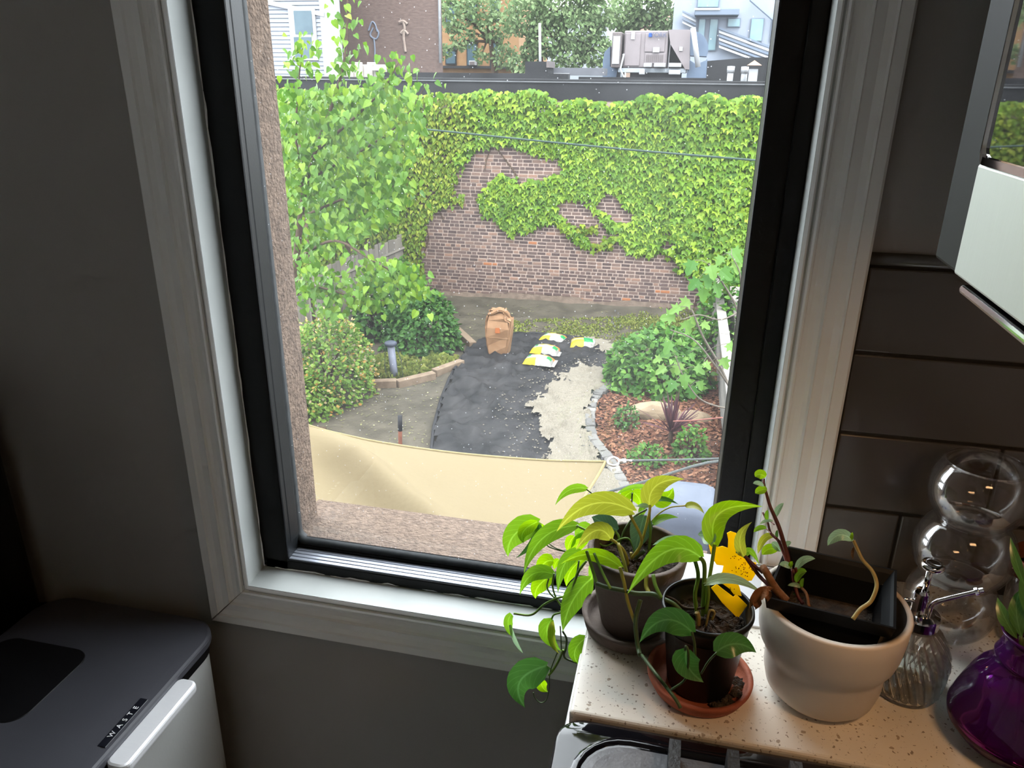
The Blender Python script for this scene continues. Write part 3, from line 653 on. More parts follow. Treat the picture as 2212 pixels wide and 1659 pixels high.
gv = sheet('gravel_path', gp(*grv_pix), .026, lambda X, Y: np.maximum(fab_h(X, Y) + .014, ground_z(X, Y) + .09) + .016 * vnoise(X * 30, Y * 30, 31), MT['gravel'], jag=.16, seed=40)
tag(gv, 'pale crushed gravel path curving beside the mulch bed', 'gravel', kind='stuff')
# loose pebbles at the ragged gravel edge
pe = []; pts = [(1140, 880), (1180, 850), (1230, 805), (1160, 940), (1170, 985), (1300, 790), (1260, 750), (1200, 830), (1150, 905)]
P = []
for a, b in pts:
    c = G(a, b); q = rng.normal(0, .30, (70, 2)); P += [(c[0] + x, c[1] + y) for x, y in q]
P = np.array(P); hz = fab_h(P[:, 0], P[:, 1]) + .012
oc = np.array([(1, 0, 0), (-1, 0, 0), (0, 1, 0), (0, -1, 0), (0, 0, .6), (0, 0, -.6)], float); of = [(0, 2, 4), (2, 1, 4), (1, 3, 4), (3, 0, 4), (2, 0, 5), (1, 2, 5), (3, 1, 5), (0, 3, 5)]
sz = rng.uniform(.006, .02, len(P)); V = (np.concatenate([P, hz[:, None]], 1)[:, None, :] + oc[None] * sz[:, None, None]).reshape(-1, 3)
Fc = [tuple(i + 6 * k for i in t) for k in range(len(P)) for t in of]
tag(obj('loose_pebbles', (V, Fc), MT['gravel']), 'loose pale pebbles scattered over the fabric near the gravel edge', 'pebbles', kind='stuff')

# cobble edging
cob = thing('stone_edging', 'row of grey cobblestones edging the mulch bed', 'edging', G(1285, 930))
MT['cobble'] = rampmat('grey_cobble', [(0, srgb(128, 126, 124)), (1, srgb(170, 166, 160))], .9, bump=.8, bs=60)
path = cr([G(a, b) for a, b in [(1330, 828), (1312, 845), (1290, 862), (1278, 885), (1274, 910), (1275, 935), (1280, 955), (1297, 980), (1313, 1002), (1328, 1030), (1345, 1060), (1365, 1095), (1390, 1135)]], 20)
dl = np.r_[0, np.cumsum(np.linalg.norm(np.diff(path[:, :2], axis=0), axis=1))]
s0 = 0.0
while s0 < dl[-1] - .3:
    ln = random.uniform(.18, .25); c = np.array([np.interp(s0 + ln / 2, dl, path[:, i]) for i in range(3)]); c2 = np.array([np.interp(s0 + ln / 2 + .05, dl, path[:, i]) for i in range(3)])
    a = math.atan2(c2[1] - c[1], c2[0] - c[0]); v, f = rbox(-ln / 2 + .008, ln / 2 - .008, -.075, .075, -.04, .085, .022, 2)
    v = v + rng.normal(0, .006, v.shape); rot = np.array([[math.cos(a), -math.sin(a), 0], [math.sin(a), math.cos(a), 0], [0, 0, 1]])
    c[2] = ground_z(c[0], c[1]) + .02 + random.uniform(0, .015)
    obj('cobble', (v @ rot.T + c, f), MT['cobble'], cob); s0 += ln
# mulch bed
MT['mulch'] = rampmat('red_mulch_chips', [(0, srgb(96, 62, 48)), (.5, srgb(140, 94, 72)), (1, srgb(178, 132, 104))], .95)
MT['mulch_b'] = mat('mulch_base', srgb(118, 78, 62), .95, c2=srgb(86, 56, 44), ns=30, bump=1, bs=60)
mul_pix = [(1335, 838), (1300, 862), (1286, 885), (1282, 930), (1290, 962), (1310, 985), (1340, 1035), (1380, 1100), (1430, 1190), (1600, 1190), (1590, 1000), (1560, 860), (1540, 790), (1400, 780)]
mulp = gp(*mul_pix)
mh = lambda X, Y: ground_z(X, Y) + .05 + .03 * vnoise(X * 6, Y * 6, 51)
mb = sheet('mulch_bed', mulp, .06, mh, MT['mulch_b']); tag(mb, 'reddish wood-chip mulch bed along the right fence', 'mulch', kind='stuff')
mp_ = np.array(mulp); n = 9000; x = rng.uniform(mp_[:, 0].min(), mp_[:, 0].max(), n); y = rng.uniform(mp_[:, 1].min(), mp_[:, 1].max(), n); k = inpoly(x, y, mulp); x = x[k]; y = y[k]; n = len(x)
Tn = unit(n); Tn[:, 2] *= .35; Nn = unit(n) * .5 + np.array([0, 0, 1.0])
mc = obj('chips', leafcloud(np.stack([x, y, mh(x, y) + .01], -1), Tn, Nn, rng.uniform(.03, .07, n), 'quad', .05), MT['mulch'], mb); mc['kind'] = 'stuff'

# grass and clippings
def grass(name, label, regions, m, hmin=.04, hmax=.12):
    Ps = []
    for poly, n in regions:
        pl = gp(*poly); p = np.array(pl); x = rng.uniform(p[:, 0].min(), p[:, 0].max(), n * 3); y = rng.uniform(p[:, 1].min(), p[:, 1].max(), n * 3); k = inpoly(x, y, pl) & (vnoise(x * 2.2, y * 2.2, 61) * .6 + .5 * vnoise(x * 9, y * 9, 62) + rng.normal(0, .12, len(x)) > .56)
        Ps.append(np.stack([x[k], y[k]], -1))
    P = np.concatenate(Ps); n = len(P); T = unit(n) * .8 + np.array([0, 0, .9]); Nn = unit(n)
    o = obj(name, leafcloud(np.concatenate([P, ground_z(P[:, 0], P[:, 1])[:, None]], 1), T, Nn, rng.uniform(hmin, hmax, n), 'quad', .3), m)
    return tag(o, label, 'grass', kind='stuff')
MT['clip'] = rampmat('dry_clippings', [(0, srgb(120, 116, 84)), (.6, srgb(150, 148, 100)), (1, srgb(186, 180, 144))], .9)
grass('grass_patch', 'short green grass at the foot of the brick wall', [([(1050, 700), (1180, 690), (1300, 690), (1500, 700), (1500, 745), (1360, 755), (1300, 742), (1180, 722), (1060, 732)], 5200), ([(1330, 690), (1500, 670), (1500, 760), (1400, 760)], 2200)], MT['grass'], .015, .05)
grass('long_grass', 'yellow-green grass tufts behind the timber edging', [([(780, 825), (775, 790), (830, 775), (930, 770), (985, 780), (960, 800), (860, 822)], 5200)], MT['grass'], .05, .15)
def flat_bits(name, label, poly, n, smin, smax, m):
    pl = gp(*poly); p = np.array(pl); x = rng.uniform(p[:, 0].min(), p[:, 0].max(), n); y = rng.uniform(p[:, 1].min(), p[:, 1].max(), n); k = inpoly(x, y, pl); x = x[k]; y = y[k]; n = len(x)
    T = unit(n); T[:, 2] *= .15; Nn = unit(n) * .3 + np.array([0, 0, 1.0])
    tag(obj(name, leafcloud(np.stack([x, y, ground_z(x, y) + .012], -1), T, Nn, rng.uniform(smin, smax, n), 'quad', .05), m), label, 'clippings', kind='stuff')
flat_bits('grass_clippings', 'dry clippings strewn over the bare soil left of the fabric', [(660, 1000), (700, 900), (780, 850), (960, 820), (940, 900), (925, 1000)], 700, .010, .035, MT['clip'])
flat_bits('soil_litter', 'dry litter strewn on soil near the brick wall', [(960, 690), (1060, 660), (1500, 690), (1500, 740), (1300, 735), (1100, 722), (1010, 745)], 900, .012, .04, MT['clip'])

# ------------------------------------------------------------------ brick wall with parapet
WY = 16.62 - .95
bw = thing('wall_far', 'dark brick boundary wall of the low building behind the garden', 'wall', (-2.5, WY, ZG), kind='structure')
MT['mortar'] = mat('mortar', srgb(236, 212, 198), .95, c2=srgb(216, 192, 178), ns=12, bump=.4, bs=60)
MT['brick'] = rampmat('old_brick', [(0, srgb(104, 88, 86)), (.45, srgb(124, 104, 100)), (.8, srgb(142, 118, 110)), (.93, srgb(166, 136, 122)), (1, srgb(180, 142, 124))], .9, bump=.3, bs=60)
MT['brick_o'] = mat('orange_brick', srgb(206, 138, 96), .9, c2=srgb(190, 122, 84), ns=30)
MT['membrane'] = mat('roof_membrane', (.004, .0042, .005), .75, c2=(.012, .0125, .014), ns=1.2, bump=.3, bs=20)
obj('mortar_bed', box(-14, 11, WY + .004, WY + .35, ZG - .3, CAM[2] - .30), MT['mortar'], bw)
CH, BL, JT = .0755, .205, .021
exposed = [(1035, 318), (1100, 316), (1140, 330), (1190, 340), (1230, 362), (1195, 388), (1120, 398), (1080, 378), (1062, 398), (1035, 430), (1045, 470), (1075, 478), (1105, 510), (1120, 512), (1160, 490), (1200, 480), (1230, 508), (1265, 535), (1278, 530), (1255, 505), (1225, 490), (1205, 465), (1200, 445), (1215, 432), (1265, 432), (1290, 460), (1310, 490), (1330, 510), (1360, 545), (1400, 556), (1420, 550), (1450, 552), (1465, 570), (1490, 590), (1520, 610), (1520, 700), (930, 700), (915, 600), (915, 520), (930, 470), (960, 450), (1000, 445), (1012, 432), (975, 418), (990, 380), (1010, 350), (1010, 330)]
hole2 = [(1285, 445), (1300, 420), (1335, 418), (1352, 445), (1372, 485), (1340, 490), (1310, 472)]
hole3 = [(1424, 532), (1436, 516), (1452, 520), (1456, 542), (1430, 548)]
expW = [[tuple(D(a, b, 16.62)[[0, 2]]) for a, b in pl] for pl in (exposed, hole2, hole3)]
bs_, course = [], 0
z = ZG + .10
while z < CAM[2] - .75:
    x = -6.6 + (course % 2) * .105 + random.uniform(-.03, .03)
    while x < 1.3:
        hd = (course % 6 == 3) or random.random() < .14
        ln = (.098 if hd else BL - JT) * random.uniform(.97, 1.03)
        bs_.append((x, z, ln)); x += ln + JT
    z += CH; course += 1
bs_ = np.array(bs_); cx = bs_[:, 0] + bs_[:, 2] / 2; cz = bs_[:, 1] + CH / 2
vis = np.zeros(len(bs_), bool)
for pl in expW: vis |= inpoly(cx, cz, pl)
dist = np.hypot(cx + 2.6, (cz - (ZG + 1.3)) * 1.6); sc_ = np.where(vis & (bs_[:, 2] > .15), -dist, -1e3 - dist); order = np.argsort(-sc_); single = set(order[:300].tolist())
bme = {}
def brick_vf(ln): return rbox(0, ln, -.006, .05, 0, CH - JT, .003, 1)
rest = []; orange = [(1152, 525), (1345, 647), (1430, 632), (1248, 645), (1062, 570)]
ow = [D(a, b, 16.62) for a, b in orange]
def near_orange(i): return any(abs(cx[i] - q[0]) < .10 and abs(cz[i] - q[2]) < CH * .6 for q in ow)
for i, (x, z, ln) in enumerate(bs_):
    y = WY + random.uniform(-.004, .004)
    orr = near_orange(i)
    if i in single or orr:
        key = (round(ln / .01), orr)
        if key not in bme:
            v, f = brick_vf(key[0] * .01); me = bpy.data.meshes.new('brick'); me.from_pydata(v.tolist(), [], f); me.materials.append(MT['brick_o'] if orr else MT['brick']); bme[key] = me
        o = bpy.data.objects.new('brick', bme[key]); COL.objects.link(o); o.parent = bw; o.location = Vector((x, y, z)) - Vector(woff(bw))
    else:
        v, f = box(x, x + ln, y - .006, y + .03, z, z + CH - JT); rest.append((v, f))
q = obj('bricks', join(*rest), MT['brick'], bw); q['kind'] = 'stuff'
# crumbling plinth at the foot of the wall
xs = np.linspace(-8, 1.5, 120)
def plz(x): return ZG + .16 + .10 * vnoise(x * 1.1, x * 0, 71) + .05 * vnoise(x * 6, x * 0, 72)
pv = np.concatenate([np.stack([xs, np.full_like(xs, WY - .10) - .05 * vnoise(xs * 3, xs * 0, 73), np.full_like(xs, ZG - .1)], -1), np.stack([xs, np.full_like(xs, WY - .05), plz(xs) * .6 + ZG * .4], -1), np.stack([xs, np.full_like(xs, WY + .004), plz(xs)], -1)])
pf = [(r * 120 + i, r * 120 + i + 1, (r + 1) * 120 + i + 1, (r + 1) * 120 + i) for r in (0, 1) for i in range(119)]
MT['plinth'] = mat('dusty_plinth', srgb(146, 128, 114), .95, c2=srgb(118, 102, 90), ns=9, bump=1, bs=40)
obj('plinth', (pv, pf), MT['plinth'], bw, smooth=True)
zp = CAM[2] - .02
par = thing('trim_11', 'black membrane parapet along the top of the brick wall', 'parapet', (-2.5, WY, CAM[2] - .4), kind='structure')
obj('membrane', join(box(-14, 11, WY - .03, WY + .02, CAM[2] - .42, zp - .04)), MT['membrane'], par)
obj('coping', rbox(-14, 11, WY - .06, WY + .38, zp - .06, zp, .015, 2), MT['membrane'], par)
MT['flash'] = mat('metal_flashing', srgb(150, 152, 156), .5, .6, c2=srgb(128, 130, 134), ns=5)
obj('flashing', box(-14, 11, WY - .064, WY - .055, zp - .066, zp - .045), MT['flash'], par)
MT['rooftar'] = mat('roof_tar', (.012, .0125, .013), .9, c2=(.03, .03, .032), ns=1.5, bump=.3, bs=10)
struct('roof_flat', box(-16, 11, WY + .36, 29.5 - .95, zp - .35, zp - .22), MT['rooftar'])
struct('trim_12', join(box(-8.2, -3.2, 19.2, 19.5, zp - .3, zp + .12), box(-3.2, 0.4, 21.0, 21.3, zp - .3, zp + .06)), MT['membrane'])

# ------------------------------------------------------------------ ivy
ytop = [(590, 185), (700, 200), (900, 205), (960, 198), (1010, 205), (1050, 193), (1100, 199), (1150, 194), (1172, 196), (1185, 212), (1215, 220), (1250, 213), (1300, 221), (1372, 219), (1395, 203), (1410, 199), (1432, 214), (1470, 203), (1505, 214), (1540, 202), (1575, 219), (1610, 206), (1660, 212), (1700, 210), (1800, 218), (1900, 212), (2150, 222)]
def ivy_points(n, cond):
    x = rng.uniform(560, 2150, n); y = rng.uniform(185, 660, n)
    x2 = x + rng.normal(0, 3, n); y2 = y + rng.normal(0, 3, n)
    k = (y > np.interp(x, *zip(*ytop)) + 4) & ~inpoly(x2, y2, exposed) & ~inpoly(x2, y2, hole2) & ~inpoly(x2, y2, hole3)
    k &= cond(x, y); return x[k], y[k]
def make_ivy(name, label, n, cond, m, smin, smax, shape):
    x, y = ivy_points(n, cond)
    thick = .05 + .22 * np.clip((330 - y) / 130, 0, 1) + .12 * (x > 1450)
    P = np.array([D(a, b, 16.62 - .03 - t * rng.uniform(0, 1) ** .7) for a, b, t in zip(x, y, thick)]); n = len(P)
    root = thing(name, label, 'ivy', (P[:, 0].mean(), WY, P[:, 2].min()))
    T = unit(n) * .6 + np.array([0, -.55, -1.0]); Nn = unit(n) * .6 + np.array([0, -.9, .9])
    P[:, 2] += .05
    size = rng.uniform(smin, smax, n); leaf_parts(root, P, T, Nn, size, shape, m, .25, score=size + .3 * (P[:, 1] < WY - .12))
    # woody runners
    runs = []
    for _ in range(14):
        i = rng.integers(n); c = P[i].copy(); c[1] = WY - .02; line = [c.copy()]
        for s in range(5): c = c + np.array([rng.normal(0, .15), 0, -.22]); line.append(c.copy())
        runs.append(tube(line, .012, 5))
    q = obj('runners', join(*runs), MT['bark'], root); q['kind'] = 'stuff'
make_ivy('climbing_ivy', 'dense green lobed ivy covering the right and top of the brick wall', 38500, lambda x, y: x > 1008 + 25 * np.sin(y * .05), MT['ivy'], .085, .16, 'ivy')
make_ivy('climbing_ivy', 'yellow-green small-leaved ivy on the left of the brick wall above the grey fence', 48000, lambda x, y: (x <= 1008 + 25 * np.sin(y * .05)) & (y < 620), MT['ivy_y'], .06, .11, 'heart')
# thin sprays trailing over the bare brick
for nm, pts in (('green ivy runner trailing down towards the orange brick', [(1205, 470), (1225, 495), (1250, 515), (1275, 530)]), ('pale ivy sprig crossing bare brick below the window of ivy', [(1225, 488), (1255, 496), (1290, 492)]), ('short ivy sprig curling up beside the main ivy edge', [(1285, 533), (1310, 526), (1325, 515)]), ('ivy runner slanting down to the right fence', [(1450, 552), (1475, 575), (1500, 598), (1515, 612)])):
    c = cr([D(a, b, 16.55) for a, b in pts], 10); n = 60; root = thing('ivy_runner', nm, 'ivy', c[0])
    obj('stem', tube(c, .01, 5), MT['bark'], root); i = rng.integers(0, len(c), n); P = c[i] + rng.normal(0, .05, (n, 3)); T = unit(n) * .6 + np.array([0, -.3, -.8]); Nn = unit(n) * .5 + np.array([0, -1, .6])
    q = obj('foliage', leafcloud(P, T, Nn, rng.uniform(.06, .12, n), 'ivy', .2), MT['ivy_y']if 'pale' in nm or 'short' in nm else MT['ivy'], root); q['kind'] = 'stuff'

# ------------------------------------------------------------------ timber edging, post, bags
MT['timber'] = mat('weathered_timber', srgb(168, 146, 124), .85, c2=srgb(142, 120, 100), ns=8, bump=.5, bs=40, stretch=(1, 1, 1))
def timber(p, q, label, wd=.14, h=.12):
    a = G(*p); b = G(*q); d = (b - a); ln = np.linalg.norm(d[:2]); an = math.atan2(d[1], d[0])
    v, f = rbox(0, ln, -wd / 2, wd / 2, -.05, h, .01, 2); rot = np.array([[math.cos(an), -math.sin(an), 0], [math.sin(an), math.cos(an), 0], [0, 0, 1]])
    t = thing('landscape_timber', label, 'timber', a, 'landscape timbers edging the left bed'); obj('beam', (v @ rot.T + np.array([a[0], a[1], ZG]), f), MT['timber'], t)
    v2, f2 = rbox(-.001, .004, -wd / 2 + .01, wd / 2 - .01, .0, h - .01, .002, 1); obj('end_grain', (v2 @ rot.T + np.array([a[0], a[1], ZG]), f2), MT['timber'], t)
timber((779, 837), (857, 834), 'weathered landscape timber left of the others, in front of honeysuckle')
timber((858, 836), (938, 817), 'middle weathered landscape timber just in front of the grey post light')
timber((938, 812), (998, 790), 'landscape timber ending at the black fabric edge')
timber((988, 720), (1022, 752), 'short landscape timber by the paper lawn bag')
MT['post'] = mat('grey_tube', srgb(176, 180, 200), .5, c2=srgb(164, 168, 188), ns=10)
MT['post_c'] = mat('slate_cap', srgb(88, 94, 112), .5, c2=srgb(76, 82, 98), ns=10)
b = G(853, 817); t = thing('path_light', 'pale grey tube path light with a slate cap beside the timbers', 'light post', b)
tl = np.array([-.03, 0, 0]); 
obj('tube', tube([b, b + np.array([-.02, 0, .25]), b + np.array([-.045, .0, .60])], .062, 18), MT['post'], t, smooth=True)
obj('cap', lathe([(.09, .59), (.105, .60), (.105, .64), (.08, .655), (.0005, .66)], b + np.array([-.045, 0, 0]), 20), MT['post_c'], t, smooth=True)
obj('cage', join(*[tube([b + np.array([math.cos(a) * .15, math.sin(a) * .15, 0]), b + np.array([-.02 + math.cos(a) * .15, math.sin(a) * .15, .30]), b + np.array([-.045 + math.cos(a) * .10, math.sin(a) * .10, .60])], .003, 5) for a in np.linspace(0, 2 * math.pi, 8, endpoint=False)]), MT['post_c'], t)
b = G(865, 1010); t = thing('marker_stake', 'rusty stake with a dark grip standing behind the cream shade sail', 'stake', b)
top = D(864, 898, b[1] + .95); mid = b + (top - b) * .72
obj('shaft', tube([b, mid], .026, 10), mat('rust', srgb(138, 84, 62), .85, c2=srgb(116, 66, 48), ns=20), t, smooth=True); obj('grip', tube([mid, top], .029, 10), MT['hose'], t, smooth=True)

# paper lawn bag
MT['kraft'] = mat('kraft_paper', srgb(190, 148, 112), .8, c2=srgb(172, 130, 96), ns=7, bump=.5, bs=14)
MT['kraft_o'] = mat('orange_print', srgb(214, 118, 60), .8, c2=srgb(206, 126, 78), ns=30)
b = G(1078, 768); t = thing('paper_lawn_bag', 'tall kraft paper lawn bag with crumpled top standing on the fabric', 'paper bag', b)
rings = []; zz0 = ground_z(b[0], b[1]) + .035
for k, (h, wx, wy) in enumerate(((0, .17, .12), (.02, .19, .135), (.18, .205, .15), (.36, .225, .165), (.52, .235, .17), (.64, .225, .165), (.72, .19, .14), (.78, .15, .11), (.82, .14, .095), (.84, .125, .08))):
    ring = []
    for x, y in rrect(-wx, wx, -wy, wy, .04, 5):
        j = .012 if h < .6 else .03
        ring.append((b[0] + x + rng.normal(0, j * .5) - .02 * (h > .7), b[1] + y + rng.normal(0, j), zz0 + h + rng.normal(0, j * .5 if h else 0)))
    rings.append(ring)
bag = obj('bag', loft(rings), MT['kraft'], t, smooth=False)
obj('rolled_top', join(tube(cr([(b[0] - .17, b[1] - .1, zz0 + .76), (b[0] - .08, b[1] - .12, zz0 + .80), (b[0] + .03, b[1] - .10, zz0 + .86), (b[0] + .13, b[1] - .05, zz0 + .80), (b[0] + .19, b[1], zz0 + .70)], 5), [.03, .035, .05, .04, .025], 7)), MT['kraft'], t, smooth=False)
obj('printed_panel', (np.array([(b[0] - .03, b[1] - .19, zz0 + .44), (b[0] + .06, b[1] - .19, zz0 + .44), (b[0] + .055, b[1] - .19, zz0 + .54), (b[0] - .025, b[1] - .19, zz0 + .54)]), [(0, 1, 2, 3)]), MT['kraft_o'], t)
obj('tape_band', loft([[(b[0] + x * 1.03, b[1] + y * 1.06, zz0 + h) for x, y in rrect(-.222, .222, -.163, .163, .04, 5)] for h in (.335, .35)], (False, False)), MT['kraft'], t)

# gravel bags
MT['bag_w'] = mat('bag_film', srgb(196, 194, 190), .35, c2=srgb(170, 166, 160), ns=30)
MT['bag_y'] = mat('yellow_print', srgb(240, 208, 40), .4, c2=srgb(232, 196, 36), ns=20)
MT['bag_g'] = mat('green_print', srgb(40, 150, 84), .4, c2=srgb(52, 164, 96), ns=20)
MT['bag_r'] = mat('orange_spot', srgb(232, 150, 60), .4, c2=srgb(226, 140, 54), ns=20)
def pebble_bag(px, py, yaw, label, kind):
    c = G(px, py); c[2] = fab_h(c[0], c[1]) - .01
    t = thing('gravel_bag', label, 'bag', c, 'bags of decorative gravel'); t.rotation_euler = (0, 0, yaw)
    nu, nv = 18, 12; V = []; L, Wd, H = .52, .36, .062
    for s in (1, -1):
        for j in range(nv + 1):
            for i in range(nu + 1):
                u = i / nu * 2 - 1; v = j / nv * 2 - 1; e = max(0, (1 - abs(u) ** 3.0)) * max(0, 1 - abs(v) ** 3.0)
                zz = H * e ** .55; zz = (zz * 2 if s > 0 else 0) + (.004 * math.sin(u * 9 + v * 5) * e) + .003
                V.append((u * L / 2 * (1 - .05 * (1 - abs(v)) * (abs(u) > .9)), v * Wd / 2, zz + rng.normal(0, .003)))
    fc = []; mi = []; K = (nu + 1) * (nv + 1)
    for s in range(2):
        for j in range(nv):
            for i in range(nu):
                a = s * K + j * (nu + 1) + i; q = (a, a + 1, a + nu + 2, a + nu + 1); fc.append(q if s == 0 else q[::-1])
                u = (i + .5) / nu * 2 - 1; v = (j + .5) / nv * 2 - 1; m = 0
                if s == 0:
                    if kind == 0:
                        if v > .38: m = 1 if u < .5 else 3
                        elif -.8 < u < -.5 and v > -.25: m = 2
                        elif .5 < u < .85 and v > -.35: m = 2
                        elif v < -.5 and u < -.15: m = 1
                    else:
                        if u < -.05 and v > .1: m = 1
                        elif v < -.1 and u < .0: m = 1
                        elif 0 <= u < .7 and v < .35 and v > -.6: m = 2
                mi.append(m)
    obj('sack', (np.array(V), fc), [MT['bag_w'], MT['bag_y'], MT['bag_g'], MT['bag_r']], t, smooth=True, local=True, mids=mi)
    fl, ff = rbox(L / 2 - .01, L / 2 + .055, -Wd / 2 + .03, Wd / 2 - .03, .004, .010, .002, 1); fl = fl + np.stack([0 * fl[:, 0], 0 * fl[:, 0], .02 * np.sin(fl[:, 1] * 60)], -1)
    obj('seam_flap', (fl, ff), MT['bag_w'], t, local=True)
pebble_bag(1196, 742, -.22, 'gravel bag with yellow and green print, farthest back in the column of three', 0)
pebble_bag(1178, 767, -.12, 'gravel bag with yellow and green print, middle of the column of three', 0)
pebble_bag(1164, 794, -.06, 'gravel bag with yellow and green print, nearest in the column of three', 0)
pebble_bag(1260, 752, .18, 'gravel bag with a big yellow panel lying apart to the right', 1)

# ------------------------------------------------------------------ left fence of vertical boards
MT['fence'] = rampmat('grey_fence_boards', [(0, srgb(146, 138, 128)), (1, srgb(182, 172, 160))], .9, bump=.6, bs=30)
a = G(655, 880); a = np.array([-7.05, 8.3, ZG]); bb = np.array([-6.32, WY - .05, ZG]); fd = bb - a; fl = np.linalg.norm(fd[:2]); fa = math.atan2(fd[1], fd[0])
fn = thing('board_fence', 'weathered grey board fence along the left side of the garden', 'fence', a)
rot = np.array([[math.cos(fa), -math.sin(fa), 0], [math.sin(fa), math.cos(fa), 0], [0, 0, 1]]); bme2 = []
v, f = rbox(0, .135, -.012, .012, .05, 1.0, .004, 1); meB = bpy.data.meshes.new('board'); meB.from_pydata(v.tolist(), [], f); meB.materials.append(MT['fence'])
nb = int(fl / .145)
for k in range(nb):
    o = bpy.data.objects.new('board', meB); COL.objects.link(o); o.parent = fn; u = (k + .5) / nb
    o.location = (fd[0] * k / nb, fd[1] * k / nb, 0); o.rotation_euler = (random.uniform(-.01, .01), 0, fa); o.scale = (1, 1, (1.42 + .03 * math.sin(k * 1.7)) * random.uniform(.98, 1.02))
for h in (.35, 1.15): obj('rail', tube([a + np.array([.04, 0, h]), bb + np.array([.04, 0, h])], .035, 4), MT['fence'], fn)
for k in range(5):
    p = a + fd * k / 4 * .99; obj('post', box(p[0] - .09, p[0] - .01, p[1] - .04, p[1] + .04, ZG, ZG + 1.45), MT['fence'], fn)
# neighbour's greenery beyond the left fence keeps the tree backdrop leafy
n = 2600; P = inside_pixels([(600, 190), (850, 200), (862, 470), (760, 515), (640, 570), (610, 420)], n, 13.0, 15.5); t = thing('hedge', 'tall green hedge beyond the grey fence behind the mulberry', 'hedge', (P[:, 0].mean(), P[:, 1].mean(), ZG))
q = obj('foliage', leafcloud(P, unit(n) * .8 + np.array([0, -.2, -.7]), unit(n) * .6 + np.array([0, -.8, .6]), rng.uniform(.10, .2, n), 'heart', .2), MT['mulb'], t); q['kind'] = 'stuff'
obj('trunk', tube([(P[:, 0].mean(), P[:, 1].mean(), ZG), (P[:, 0].mean() + .2, P[:, 1].mean(), ZG + 3.2)], [.12, .05], 8), MT['bark'], t)

# ------------------------------------------------------------------ right fence, concrete strip, green mesh
MT['rail'] = rampmat('grey_rails', [(0, srgb(150, 146, 140)), (1, srgb(186, 180, 172))], .9, bump=.8, bs=24)
MT['conc'] = mat('pale_concrete', srgb(216, 208, 200), .9, c2=srgb(196, 188, 180), ns=6, bump=.3, bs=30)
p0 = np.array([.86, 3.5, ZG]); p1 = np.array([.70, WY - .1, ZG])
rf = thing('rail_fence', 'low weathered plank fence along the right side of the garden', 'fence', p0)
for k in range(4):
    z0 = .06 + k * .21; d = p1 - p0
    for s in range(3):
        A = p0 + d * s / 3; B = p0 + d * (s + 1) / 3
        v, f = loft([[(q[0] - .02, q[1], ZG + z0), (q[0] + .02, q[1], ZG + z0), (q[0] + .02, q[1], ZG + z0 + .195), (q[0] - .02, q[1], ZG + z0 + .195)] for q in (A + d / 3 * .002, B - d / 3 * .002)])
        obj('plank', (v, f), MT['rail'], rf)
for s in range(3):
    A = p0 + d * s / 3; B = p0 + d * (s + 1) / 3
    obj('cap_plank', loft([[(q[0] - .08, q[1], ZG + .90), (q[0] + .08, q[1], ZG + .90), (q[0] + .08, q[1], ZG + .935), (q[0] - .08, q[1], ZG + .935)] for q in (A + d / 3 * .002, B - d / 3 * .002)]), MT['rail'], rf)
for s in range(8):
    A = p0 + d * (s + .5) / 8; obj('post', box(A[0] + .02, A[0] + .10, A[1] - .045, A[1] + .045, ZG, ZG + .9), MT['rail'], rf)
tag(obj('concrete_wall', rbox(.98, 1.30, 2.0, WY - .2, ZG - .1, ZG + .78, .02), MT['conc']), 'pale concrete wall top running behind the right plank fence', 'wall')
MT['mesh_g'] = mat('green_wire', srgb(90, 170, 128), .5, c2=srgb(80, 156, 116), ns=20)
gm = thing('wire_fence', 'green wire mesh fence beyond the pale concrete wall', 'fence', (1.5, 12, ZG))
for y in np.arange(7.5, 15, .5): obj('wire_post', tube([(1.55, y, ZG), (1.55, y, ZG + 1.7)], .012, 6), MT['mesh_g'], gm)
for h in np.arange(.3, 1.7, .2): obj('wire', tube([(1.55, 7.5, ZG + h), (1.55, 15, ZG + h)], .006, 4), MT['mesh_g'], gm)

# ------------------------------------------------------------------ mulberry tree
tb = np.array([-4.85, 8.3, ZG]); mt_ = thing('mulberry_tree', 'bright green mulberry tree reaching across the left of the view', 'tree', tb)
BR = [[(600, 960, 9.25), (625, 700, 9.2), (640, 560, 9.2), (655, 430, 9.2), (680, 330, 9.1), (720, 220, 9.0), (745, 120, 9.0), (752, -20, 9.0)], [(655, 430, 9.2), (640, 300, 9.0), (645, 180, 8.9), (655, 90, 8.8)], [(690, 320, 9.1), (770, 250, 8.8), (830, 190, 8.7), (860, 135, 8.6)], [(680, 380, 9.2), (790, 320, 9.3), (870, 260, 9.3), (922, 180, 9.3)],
      [(650, 470, 9.2), (740, 430, 9.0), (830, 400, 9.0), (880, 420, 9.0)], [(640, 560, 9.2), (720, 520, 8.6), (800, 560, 8.4), (870, 600, 8.4), (915, 630, 8.4)], [(630, 640, 9.2), (680, 620, 8.5), (760, 640, 8.3), (830, 650, 8.3)], [(645, 500, 9.2), (620, 420, 9.5), (610, 300, 9.6)]]
tw = []
for i, b_ in enumerate(BR):
    c = cr([D(x, y, Y) for x, y, Y in b_], 6); tw.append(c)
    if i == 0: c[0] = tb
    obj('trunk' if i == 0 else 'branch', tube(c, [.075, .03, .008] if i == 0 else [.022, .012, .005], 7), MT['bark'], mt_, smooth=True)
P = []
for i, c in enumerate(tw):
    k0 = int(len(c) * (.45 if i == 0 else .15)); m = 150 if i else 230
    ii = rng.integers(k0, len(c), m); P.append(c[ii] + rng.normal(0, .11, (m, 3)))
